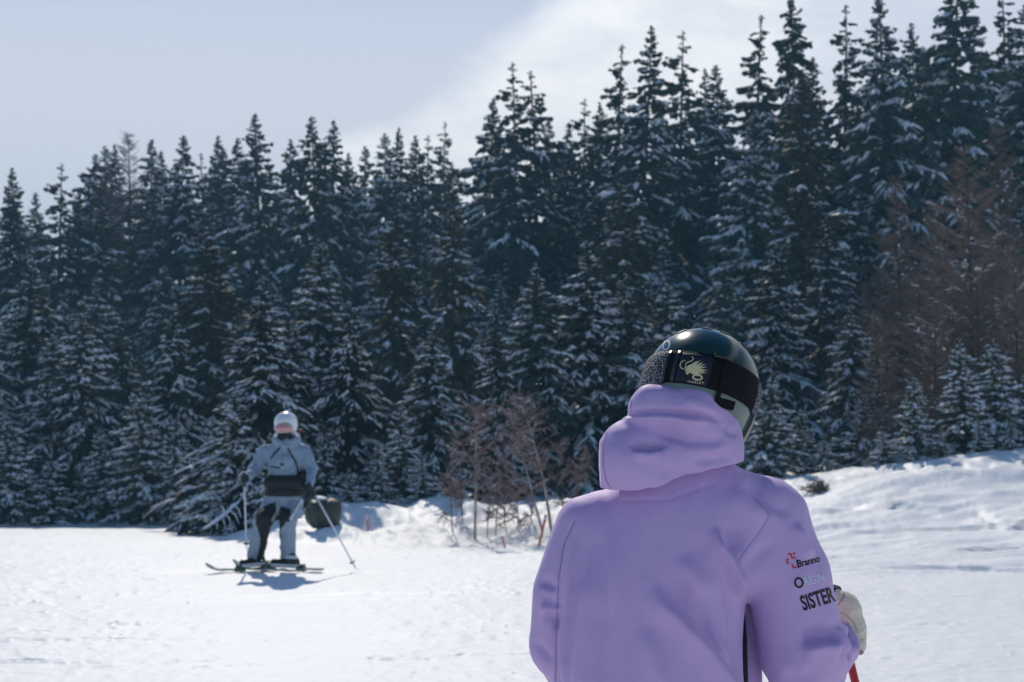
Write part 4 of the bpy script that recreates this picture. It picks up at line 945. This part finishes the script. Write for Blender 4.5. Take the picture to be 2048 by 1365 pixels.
mul = math_n('LESS_THAN', math_n('ADD', vo.outputs['Distance'], math_n('MULTIPLY', n2.outputs['Fac'], .35, tree=t), tree=t), .20, tree=t)
mx = t.nodes.new('ShaderNodeMix'); mx.data_type = 'RGBA'; mx.inputs['A'].default_value = (.012, .012, .015, 1); mx.inputs['B'].default_value = (.60, .60, .64, 1); t.links.new(mul, mx.inputs['Factor']); t.links.new(mx.outputs['Result'], b.inputs['Base Color']); b.inputs['Roughness'].default_value = .85
# shell as one surface: upper dome
V = []; Fc = []; nth, nz_ = 96, 40
for j in range(nz_ + 1):
    u = j / nz_; z = HCc * math.sin(u * math.pi / 2)
    for i in range(nth): V.append(hl(2 * math.pi * i / nth, z))
for j in range(nz_):
    for i in range(nth): a = j * nth + i; b_ = j * nth + (i + 1) % nth; Fc.append((a, b_, b_ + nth, a + nth))
helm = link('helmet', mesh('helmet', V, Fc, True), hgreen_m, pe)
# lower shell wraps round the back and the ears, open at the face
low_f = lambda th: -.066 - .042 * sst(.35, .8, abs(th)) + .012 * sst(1.0, 1.3, abs(th))
V, Fc = hband(R(-128), R(128), low_f, lambda th: .004, -.001, 90, 12, .006); link('lower_shell', mesh('lower_shell', V, Fc, True), hlow_m, helm)
V, Fc = hband(R(70), R(122), lambda th: -.128, lambda th: -.03, .006, 30, 8, .022); link('ear_pad', mesh('ear_pad', V, Fc, True), blackp_m, helm)
V, Fc = hband(R(-122), R(-70), lambda th: -.128, lambda th: -.06, .004, 30, 8, .022); link('ear_pad', mesh('ear_pad', V, Fc, True), blackp_m, helm)
V, Fc = hband(R(13), R(34), lambda th: -.062 + .01 * th, lambda th: -.043 + .01 * th, .004, 16, 4, .004); link('adjuster_slot', mesh('adjuster_slot', V, Fc, True), web_m, helm)
V, Fc = hband(R(-40), R(-12), lambda th: -.066, lambda th: -.044, .004, 16, 4, .004); link('adjuster_slot', mesh('adjuster_slot', V, Fc, True), blackp_m, helm)
sz = lambda th: .004 - .016 * (abs(th) / 1.6) ** 2
st = empty('goggle_strap'); st.parent = helm; st.matrix_parent_inverse = Matrix.Identity(4)
# strap: plain webbing at the back, speckled towards the sides
SV, SF = hband(R(-40), R(62), lambda th: sz(th) - .033, lambda th: sz(th) + .036, .0045, 60, 8, .004)
strap = link('strap', mesh('strap', SV, SF, True), web_m, st); strap.name = 'strap'
for a0, a1 in ((-118, -40), (62, 118)):
    V, Fc = hband(R(a0), R(a1), lambda th: sz(th) - .036, lambda th: sz(th) + .036, .0050, 40, 8, .004); link('patterned_strap', mesh('patterned_strap', V, Fc, True), speck_m, st)
for th in (-39, -29):
    V, Fc = hband(R(th - 1.6), R(th + 1.6), lambda th_: sz(th_) - .034, lambda th_: sz(th_) + .034, .0075, 4, 8, .004); link('strap_loop', mesh('strap_loop', V, Fc, True), blackp_m, st)
V, Fc = hband(R(13), R(16.5), lambda th_: sz(th_) - .052, lambda th_: sz(th_) + .036, .0085, 4, 8, .004); link('retaining_cord', mesh('retaining_cord', V, Fc, True), web_m, st)
V, Fc = hband(R(3), R(15), lambda th_: sz(th_) + .033, lambda th_: sz(th_) + .041, .008, 8, 4, .008); link('retainer_clip', mesh('retainer_clip', V, Fc, True), blackp_m, st)
V, Fc = hband(R(-26), R(3), lambda th_: sz(th_) - .031, lambda th_: sz(th_) + .030, .0068, 16, 8, .002); lp = link('label_patch', mesh('label_patch', V, Fc, True), navy_m, st)
lb = bvh_of([tuple(v) for v in V], [list(f) for f in Fc])
ux, uy = projpx(np.array([hl(R(-11.5), sz(0) + .0)])); LX, LY = float(ux[0]), float(uy[0]) - 3
sy_ = math.radians(9)
def lp2(zx, zy): # zoom px of the patch picture -> photo px, carried to where the patch is
    x = (1180 + zx / 3.412) - 1386; y = (620 + zy / 3.412) - 742; return LX + x * 1.0, LY + y
br = [stroke2([lp2(*p) for p in q_], w_) for q_, w_ in (
    ([(640, 425), (618, 425), (605, 405), (612, 382), (632, 368), (645, 372)], [1.0, 1.8, 2, 2, 1.6, .8]), ([(648, 408), (642, 392), (660, 380), (685, 372), (697, 356), (690, 343), (679, 340)], [.8, 1.6, 2, 2, 1.8, 1.4, .6]),
    ([(640, 440), (660, 425), (690, 420), (715, 425)], [3, 6, 8, 6]), ([(645, 455), (662, 445), (690, 440), (720, 440)], [2, 5, 6, 5]), ([(655, 412), (670, 405), (690, 402)], [2, 4, 5]), ([(640, 410), (648, 420)], [2, 4]), ([(646, 460), (656, 462), (662, 452)], [1, 3, 3]))]
fl = [((690, 420), (705, 385), (722, 372)), ((695, 415), (720, 385), (742, 368)), ((700, 420), (735, 395), (762, 380)), ((705, 425), (745, 405), (780, 393)), ((710, 428), (750, 418), (788, 412)), ((710, 434), (755, 432), (795, 438)), ((708, 440), (750, 445), (786, 456)),
      ((700, 445), (730, 455), (765, 462)), ((690, 448), (715, 460), (742, 466)), ((685, 410), (692, 392), (706, 384)), ((680, 448), (695, 460), (712, 463)), ((720, 420), (742, 408), (758, 404)), ((725, 436), (748, 438), (770, 446))]
br += [stroke2([lp2(*a) for a in f_], [3.6, 3.0, .3]) for f_ in fl]
decal('dragon_head_emblem', lb, *merge(br), .0006, gold_m, lp)
c_ = lp2(724, 484); decal('ring_mark', lb, *ring2(c_[0], c_[1], 9.2, 4.6, 3.2, .10, 24), .0006, gold_m, lp)
t_ = text2('OAKLEY', *lp2(655, 519), 4.8, .10, 1.15, 0, .01, 1.2); decal('lettering', lb, *t_, .0006, gold_m, lp)
# vents and side mark on the dome
V, Fc = merge([]) if False else ([], [])
dome_b = BVHTree.FromPolygons([tuple(v.co) for v in helm.data.vertices], [tuple(p.vertices) for p in helm.data.polygons])
def vent(th, z, dth, dz, skew=0):
    n = 10; V = []; Fc = []
    for of in (.0018, -.003):
        for k in range(n):
            a = 2 * math.pi * k / n; V.append(hl(th + dth * math.cos(a) + skew * math.sin(a) * dth, z + dz * math.sin(a), of))
    Fc = [tuple(range(n)), tuple(range(n, 2 * n))[::-1]] + [(k, k + n, (k + 1) % n + n, (k + 1) % n) for k in range(n)]
    link('vent', mesh('vent', V, Fc), blackp_m, helm)
for (th, z, dth, dz, skw) in ((-22, .115, 15, .003, .2), (25, .114, 14, .003, -.2), (60, .098, 6, .008, 0), (-62, .098, 6, .008, 0), (140, .11, 12, .004, 0), (-140, .11, 12, .004, 0)): vent(R(th), z, R(dth), dz, skw)
greyp_m = mat('pale_grey_print', (.25, .31, .36), rough=.4)
def mark(cx, cy, rx, ry, wd, rot): decal('ring_mark', dome_b, *ring2(cx, cy, rx, ry, wd, rot, 24), .0006, greyp_m, helm)
mark(1333, 691, 6.0, 9.5, 3.2, .35); mark(1324, 712, 6.0, 8.5, 3.2, .35)
# goggles at the front, hair at the nape
V, Fc = hband(R(122), R(238), lambda th: -.075, lambda th: .012, .02, 40, 10, .03); gg = link('goggles', mesh('goggles', V, Fc, True), blackp_m, helm)

# trousers and boots, below the frame
g_ = Grid((0.0, 2.7, 0.0), (.66, 3.4, 1.0), .014)
g_.add(g_.ell(J(1310, 1640, .02), (.19, .15, .18)), .03)
for a, b, c in (((1240, 1680, .02), (1225, 1930, .0), (1215, 2230, .03)), ((1390, 1680, .02), (1420, 1930, .0), (1440, 2230, .03))):
    g_.add(g_.cone(J(*a), J(*b), .11, .095), .03); g_.add(g_.cone(J(*b), J(*c), .095, .105), .03)
sdf_mesh('trousers', g_, black_m, pe)
for bx in (1215, 1440):
    f0 = J(bx, 2300, .0); f0.z = gz(f0.x, f0.y) + .06
    g_ = Grid(np.array(f0) - .22, np.array(f0) + np.array((.2, .3, .34)), .012); g_.add(g_.cone(f0 + Vector((0, .18, 0)), f0 + Vector((0, -.08, 0)), .05, .055), .01); g_.add(g_.cone(f0 + Vector((0, -.03, 0)), f0 + Vector((0, 0, .26)), .06, .07), .03)
    sdf_mesh('boot', g_, blackp_m, pe)
# right glove, holding the pole
def G(px, py, dy=0.0): return P(px, py, 3.20 + dy)
g_ = Grid((.60, 3.08, 1.0), (.84, 3.36, 1.28), .0032)
g_.add(g_.ell(G(1690, 1218, .0), (.030, .036, .040)), .01); g_.add(g_.cone(G(1694, 1228, 0), G(1700, 1262, -.005), .034, .034), .015); g_.add(g_.cone(G(1698, 1262, 0), G(1696, 1288, -.01), .036, .040), .01)
for k, (x0, y0) in enumerate(((1700, 1200), (1704, 1212), (1706, 1224), (1706, 1236))):
    a = G(x0, y0, .01); b_ = G(x0 - 5, y0 - 4, .058 - .004 * k); c = G(x0 - 30, y0 - 2, .064 - .005 * k); d = G(x0 - 40, y0, .035)
    r_ = (.0125, .013, .0125, .011)[k]
    g_.add(g_.cone(a, b_, r_ + .002, r_), .006); g_.add(g_.cone(b_, c, r_, r_ * .95), .003); g_.add(g_.cone(c, d, r_ * .95, r_ * .85), .003)
g_.add(g_.cone(G(1684, 1206, -.012), G(1670, 1190, .002), .017, .014), .01); g_.add(g_.cone(G(1670, 1190, .002), G(1658, 1185, .022), .014, .012), .004)
g_.sub(g_.cone(G(1697, 1282, -.01), G(1693, 1310, -.02), .034, .034), .004)
V, Q = g_.nets(); V = relax(V, Q, 1); Nn = vnormals(V, Q); V = V + Nn * (.0015 * fbm(V[:, 0] / .02, V[:, 2] / .015, 301, 3))[:, None]
gl = link('glove', mesh('glove', V, Q, True), cream_m, pe); gbv = bvh_of(V, Q)
thr_m = mat('tan_stitching', (.25, .17, .10), rough=.8)
seam([(1688, 1185), (1686, 1196), (1678, 1208), (1672, 1216)], gl, gbv, 1.4, .001, 'stitching', thr_m)
seam([(1674, 1224), (1692, 1230), (1706, 1244), (1714, 1262)], gl, gbv, .9, .0008, 'cuff_seam', thr_m)
# left glove (hidden past the sleeve)
c0 = J(1180, 1400, .28); g_ = Grid(np.array(c0) - .12, np.array(c0) + .14, .006); g_.add(g_.ell(c0, (.04, .05, .045)), .01); g_.add(g_.cone(c0, J(1172, 1398, .20), .04, .045), .01)
for k in range(4): z = .03 - .022 * k; a = np.array(c0) + (.0, .03, z); g_.add(g_.cone(a, a + (.015, .04, -.005), .013, .012), .004); g_.add(g_.cone(a + (.015, .04, -.005), a + (.045, .03, -.008), .012, .011), .003)
g_.add(g_.cone(np.array(c0) + (.02, 0, .03), np.array(c0) + (.045, .03, .03), .015, .012), .006); sdf_mesh('glove', g_, cream_m, pe)
# red ski pole
top = G(1666, 1182, .03); low = G(1712, 1372, .10); dv = (low - top).normalized(); Lp = (top.z - gz(low.x, low.y)) / -dv.z; bot = top + dv * (Lp - .02)
rp = empty('ski_pole', tuple(bot), label='red ski pole with black grip, held in the cream glove', cat='ski pole')
redm = mat('red_pole_lacquer', (.50, .018, .012), rough=.3, spec=.5, coat=.4)
link('shaft', mesh('shaft', *tube([top + dv * .13, bot - dv * .05], [.0095, .008], 16), True), redm, rp)
link('grip', mesh('grip', *tube([top - dv * .012, top - dv * .004, top + dv * .015, top + dv * .05, top + dv * .14], [.008, .019, .021, .016, .015], 14), True), blackp_m, rp)
link('basket', mesh('basket', *tube([bot - dv * .08, bot - dv * .07], [.035, .04], 14), True), blackp_m, rp)
# grip head seen above the glove
link('grip_head', mesh('grip_head', *tube([G(1652, 1196, .0), G(1664, 1182, .0), G(1677, 1177, .005)], [.013, .012, .005], 12), True), blackp_m, rp)
# ------------------------------------------------------------------ things along the edge of the woods
def gpt(px, py, d0=12, d1=34):
    """where the view through a pixel meets the snow"""
    d = np.linspace(d0, d1, 500); v = P(px, py, 1.0) - CAM; pz = CAM.z + v.z * d; h = ground_z(v.x * d, d); k = np.argmax(h >= pz) if (h >= pz).any() else 499
    return Vector((v.x * d[k], d[k], h[k]))
# olive padded bale with snow on top, behind the skier
b0 = Vector((S(0, 0).x, 0, 0)); bd = 20.4; bc = P(645, 1030, bd)
olive_pad = mat('olive_tarpaulin', (.060, .068, .048), rough=.55, spec=.35, noise=(5, (.045, .052, .040), .2), bump=[(10, .6, .02)])
bl = empty('padded_bale', (bc.x, bd, gz(bc.x, bd)), label='olive tarp-wrapped bale tilted in the snow behind the skier, snow on its top', cat='bale')
g_ = Grid((bc.x - .45, bd - .45, bc.z - .45), (bc.x + .45, bd + .45, bc.z + .45), .015)
g_.add(g_.ell(bc, (.265, .24, .235), (0, R(22), 0)), .01); g_.add(g_.ell(P(662, 1022, bd), (.15, .2, .19), (0, R(30), 0)), .06); g_.add(g_.ell(P(662, 1050, bd + .1), (.14, .2, .13), (0, R(40), 0)), .04)
V, Q = g_.nets(); V = relax(V, Q, 2); Nn = vnormals(V, Q); px, py = projpx(V)
V = V + Nn * (.012 * fbm(V[:, 0] / .09, V[:, 2] / .3, 401, 3) - .02 * np.exp(-((px - 640 - (py - 1030) * .3) / 4) ** 2) - .016 * np.exp(-((px - 622 - (py - 1030) * .3) / 3) ** 2) - .016 * np.exp(-((px - 660 - (py - 1030) * .3) / 3) ** 2))[:, None]
link('tarpaulin', mesh('tarpaulin', V, Q, True), olive_pad, bl)
g_ = Grid((bc.x - .4, bd - .4, bc.z), (bc.x + .4, bd + .4, bc.z + .42), .015); g_.add(g_.ell(P(642, 996, bd - .05), (.09, .12, .022), (0, R(10), 0)), .01)
sdf_mesh('snow_cap', g_, tsnow_m, bl)
# stakes
stake_m = mat('orange_stake', (.80, .10, .06), rough=.5); pinkm = mat('pink_marker', (.75, .10, .28), rough=.5)
def stake(name, pb, pt, d, r, m, lab, cat):
    a = gpt(*pb, 16, 30); d = a.y; b = P(*pt, d - .05); e = empty(name, tuple(a), label=lab, cat=cat)
    link('rod', mesh('rod', *tube([a - (b - a) * .3, a.lerp(b, .5), b], [r, r, r * .9], 8), True), m, e); link('reflector_band', mesh('reflector_band', *tube([a.lerp(b, .86), a.lerp(b, .94)], [r * 1.25] * 2, 8), True), white_m, e)
stake('marker_stake', (1078, 1092), (1092, 1030), 20.0, .018, stake_m, 'orange-red marker stake leaning right at the snow edge', 'stake')
stake('marker_stake', (1010, 1095), (1004, 1072), 20.4, .014, pinkm, 'short pale pink marker stake in the snow under the bare birches', 'stake')
stake('marker_stake', (736, 1062), (734, 1034), 22.5, .016, pinkm, 'short pink marker stake right of the olive bale', 'stake')
# snow-covered fallen branch with hanging twigs
fb = empty('fallen_branch', tuple(P(410, 1058, 22)), label='snow-covered fallen branch with drooping twigs left of the skier', cat='branch')
pts = [P(408, 1060, 21.5), P(430, 1046, 21.6), P(452, 1030, 21.8), P(466, 1014, 22), P(476, 1008, 22.2), P(484, 998, 22.4)]
link('bough', mesh('bough', *tube(pts, [.012, .022, .022, .018, .014, .008], 8), True), bark_m, fb)
link('snow_cap', mesh('snow_cap', *tube([p + Vector((0, -.01, .022)) for p in pts], [.014, .028, .024, .028, .018, .008], 8), True), tsnow_m, fb)
for (x0, y0, x1, y1) in ((430, 1044, 434, 1060), (440, 1035, 450, 1056), (450, 1028, 462, 1052), (459, 1020, 478, 1048), (468, 1010, 482, 1036), (448, 1030, 440, 1010)):
    link('twig', mesh('twig', *tube([P(x0, y0, 21.75), P((x0 + x1) / 2 + 3, (y0 + y1) / 2 - 3, 21.7), P(x1, y1, 21.7)], [.012, .010, .005], 6), True), tsnow_m, fb)
# snow-bent sapling crown behind the skier's shoulder, bare birches and scrub
def bare_tree(name, base, top, d, spread, nb, label, cat, group, trunk_m, twig_m, seed, r0=.03, start=.35, dens=1.0, snow=.15, up=.5):
    r = np.random.default_rng(seed); gp_ = gpt(*base, 16, 34); d = gp_.y; a = np.array(gp_); a[2] -= .1; b = np.array(P(*top, d))
    e = empty(name, tuple(a), label=label, cat=cat, group=group); H = np.linalg.norm(b - a); bend = r.normal(0, .025 * H, 3)
    ax = lambda t: a + (b - a) * t + bend * 4 * t * (1 - t) * .6
    link('trunk', mesh('trunk', *tube([ax(t) for t in np.linspace(0, 1, 8)], [r0 * (1 - .8 * t) for t in np.linspace(0, 1, 8)], 7), True), trunk_m, e)
    V, Fc, SV_, SF_ = [], [], [], []
    def strip(p, q, w0, w1):
        d_ = q - p; s = np.cross(d_, [0.2, 1, .1]); s /= np.linalg.norm(s) + 1e-9; o = len(V); V.extend((p - s * w0, p + s * w0, q + s * w1, q - s * w1)); Fc.append((o, o + 1, o + 2, o + 3))
    for i in range(nb):
        t = start + (1 - start) * r.uniform() ** .8; az = r.uniform(0, 6.28); dr = np.array([math.cos(az), math.sin(az), up * r.uniform(.4, 1.8)]); L = spread * (1.1 - t * .7) * r.uniform(.4, 1.2)
        p = ax(t); pts_ = [p]
        for k in range(4): p = p + dr * L / 4 + r.normal(0, .03, 3) * L; dr = dr + r.normal(0, .15, 3); pts_.append(p)
        for k in range(4): strip(pts_[k], pts_[k + 1], .008 * (1 - k / 5), .008 * (1 - (k + 1) / 5) + .001)
        for j in range(int(11 * dens)):
            k = int(r.uniform(0, 3.99)); b0_ = pts_[k] + (pts_[k + 1] - pts_[k]) * r.uniform(); dd = np.array([math.cos(az), math.sin(az), .3]) * .6 + r.normal(0, .6, 3); e_ = b0_ + dd * L * r.uniform(.15, .4); strip(b0_, e_, .0045, .002)
            for _ in range(3): f_ = b0_ + (e_ - b0_) * r.uniform(.2, 1); strip(f_, f_ + (dd + r.normal(0, .6, 3)) * L * r.uniform(.05, .2), .0035, .0015)
        if r.uniform() < snow:
            for k in range(3):
                p_, q_ = pts_[k], pts_[k + 1]; o = len(SV_); q_ = p_ + (q_ - p_) * r.uniform(.3, .8); w_ = np.array([.0, .012, 0]); SV_.extend((p_ + [0, 0, .014], q_ + [0, 0, .014], q_ - w_, p_ - w_)); SF_.append((o, o + 1, o + 2, o + 3))
    tag(link('twigs', mesh('twigs', [tuple(v) for v in V], Fc), twig_m, e), kind='stuff')
    if SV_: tag(link('branch_snow', mesh('branch_snow', [tuple(v) for v in SV_], SF_), tsnow_m, e), kind='stuff')
bare_tree('birch_tree', (949, 1078), (951, 815), 23.0, .60, 40, 'straight slim birch with pale trunk and reddish twigs, left of the two leaning ones', 'tree', 'bare birches', pale_bark_m, birch_m, 1, r0=.024, start=.5, dens=.5)
bare_tree('birch_tree', (1087, 1060), (1020, 820), 23.2, .55, 36, 'leaning birch with pale trunk, middle of the three bare birches', 'tree', 'bare birches', pale_bark_m, birch_m, 2, r0=.02, start=.5, dens=.5)
bare_tree('birch_tree', (1103, 1055), (1040, 800), 23.6, .60, 42, 'leaning birch with pale trunk and dense red crown behind the orange stake', 'tree', 'bare birches', pale_bark_m, birch_m, 3, r0=.024, start=.5, dens=.5)
scr = [((905, 1060), (900, 900), 24.2), ((925, 1050), (915, 870), 24.6), ((975, 1075), (985, 940), 22.5), ((990, 1070), (1000, 880), 24.0), ((1035, 1062), (1030, 940), 22.8), ((1060, 1040), (1075, 900), 24.5), ((1130, 1030), (1120, 880), 25), ((1150, 1010), (1160, 900), 25.5), ((1185, 985), (1180, 850), 26), ((1010, 1050), (1008, 900), 25)]
for i, (b_, t_, d) in enumerate(scr):
    bare_tree('bare_shrub', b_, t_, d, .34, 22, ['thin bare shrub', 'wispy brown shrub', 'small twiggy shrub', 'leggy bare shrub', 'dark-stemmed shrub', 'many-stemmed shrub', 'low reddish shrub', 'tall lean shrub', 'arching shrub', 'pale-twigged shrub'][i] + ' in the snow ' + ('left of the straight birch' if b_[0] < 949 else 'between the straight birch and the orange stake' if b_[0] < 1078 else 'right of the orange stake'), 'shrub', 'bare shrubs by the birches', bark_m, birch_m, 20 + i, r0=.010, start=.12, snow=.3)
for i, (b_, t_, d, s_) in enumerate([((1690, 900), (1695, 700), 26.5, .9), ((1730, 880), (1745, 640), 27, 1.0), ((1790, 860), (1800, 600), 27.5, 1.1), ((1870, 850), (1850, 560), 28, 1.2), ((1930, 860), (1960, 520), 28.5, 1.2), ((2010, 840), (2000, 480), 28, 1.2), ((2060, 850), (2040, 600), 27, 1.0), ((1660, 870), (1660, 760), 27.5, .7), ((1250, 960), (1240, 830), 27, .5)]):
    bare_tree('bare_shrub', b_, t_, d, s_, 70, ['purplish-brown thicket shrub', 'tan twiggy shrub', 'tall rusty-brown shrub', 'brown thicket shrub'][i % 4] + f' behind the young spruces, at {["their left end", "the left of the larches", "the foot of the left larch", "the middle of the brown stand", "the pale branch", "the right frame edge", "the far right corner of the stand", "the gap by the helmet", "the hood"][i]}', 'shrub', 'brown thicket at right', bark_m, larch_m if i % 2 else birch_m, 50 + i, r0=.02, start=.05, dens=1.3, snow=.12, up=.9)
# brown brush half buried on the right bank
bq = P(1632, 975, 19.5); bz = gz(bq.x, 19.5)
bare_tree('dead_brush', (1632, 985), (1638, 966), 19.5, .22, 45, 'low clump of dead brown brush poking from the snow right of the purple shoulder', 'brush', None, bark_m, larch_m, 90, r0=.012, start=.0, dens=1.5, snow=.3, up=.35)
# rotate copies not needed: each of these stands once
# blown powder behind the skier: a low bank of suspended snow
pm = bpy.data.materials.new('blown_powder'); pm.use_nodes = True; t = pm.node_tree; t.nodes.clear()
o_ = t.nodes.new('ShaderNodeOutputMaterial'); pv = t.nodes.new('ShaderNodeVolumePrincipled'); pv.inputs['Color'].default_value = (.97, .98, 1, 1); pv.inputs['Anisotropy'].default_value = .65
tcn = t.nodes.new('ShaderNodeTexCoord'); nn = t.nodes.new('ShaderNodeTexNoise'); nn.inputs['Scale'].default_value = 2.2; nn.inputs['Detail'].default_value = 3
gr = t.nodes.new('ShaderNodeVectorMath'); gr.operation = 'LENGTH'; t.links.new(tcn.outputs['Object'], gr.inputs[0])
mpn = t.nodes.new('ShaderNodeMapping'); mpn.inputs['Scale'].default_value = (2.2, .8, .45); t.links.new(tcn.outputs['Object'], mpn.inputs[0]); t.links.new(mpn.outputs[0], nn.inputs['Vector'])
edge = t.nodes.new('ShaderNodeMapRange'); edge.inputs['From Min'].default_value = 1; edge.inputs['From Max'].default_value = .15; t.links.new(gr.outputs['Value'], edge.inputs['Value'])
den = math_n('MULTIPLY', math_n('MULTIPLY', edge.outputs[0], math_n('SUBTRACT', nn.outputs['Fac'], .38, clamp=True, tree=t), tree=t), 3.2, tree=t)
t.links.new(den, pv.inputs['Density']); t.links.new(pv.outputs[0], o_.inputs['Volume'])
V, Fc = ellmesh((0, 0, 0), (1, 1, 1), None, 32, 20)
pw = link('blown_powder', mesh('blown_powder', V, Fc, True), pm); c_ = P(990, 1075, 18.8); pw.location = (c_.x, 18.8, gz(c_.x, 18.8) + .12); pw.scale = (2.3, .8, .34)
tag(pw, 'low drift of wind-blown powder snow hanging over the piste edge', None, None, 'stuff')
# loose flakes in the air
r = np.random.default_rng(77); V = []; Fc = []
for i in range(210):
    d = r.uniform(2.6, 16); p = P(r.uniform(-60, 2100), r.uniform(60, 1300), d)
    if p.z < gz(p.x, p.y) + .1 or (0 < p.x < .85 and d < 3.4): continue
    s = .0006 * d * r.uniform(.5, 1.3) * .55 + .0005; o = len(V)
    V.extend([p + Vector(v) * s for v in ((1, 0, 0), (-1, 0, 0), (0, 1, 0), (0, -1, 0), (0, 0, 1), (0, 0, -1))])
    Fc.extend([(o + a, o + b, o + c) for a, b, c in ((0, 2, 4), (2, 1, 4), (1, 3, 4), (3, 0, 4), (2, 0, 5), (1, 2, 5), (3, 1, 5), (0, 3, 5))])
tag(link('snowflakes', mesh('snowflakes', [tuple(v) for v in V], Fc), tsnow_m), 'tiny snowflakes drifting in the air', None, None, 'stuff')
# ------------------------------------------------------------------ added blue volume that lifts the dark tones over the slope
hz = bpy.data.materials.new('tone_lift_haze'); hz.use_nodes = True; t = hz.node_tree; t.nodes.clear()
o_ = t.nodes.new('ShaderNodeOutputMaterial'); pv = t.nodes.new('ShaderNodeVolumePrincipled'); pv.inputs['Color'].default_value = (.34, .74, 1, 1); pv.inputs['Density'].default_value = .0019; pv.inputs['Anisotropy'].default_value = 0.0
t.links.new(pv.outputs[0], o_.inputs['Volume'])
bm = bmesh.new(); bmesh.ops.create_cube(bm, size=1); me = bpy.data.meshes.new('tone_lift_haze'); bm.to_mesh(me); bm.free()
for v in me.vertices: v.co = (v.co.x * 640, v.co.y * 640, -3.5 + (v.co.z + .5) * 36)
hb_ = link('tone_lift_haze', me, hz); tag(hb_, 'added thin blue air volume lifting the dark tones of the forest', None, None, 'stuff')
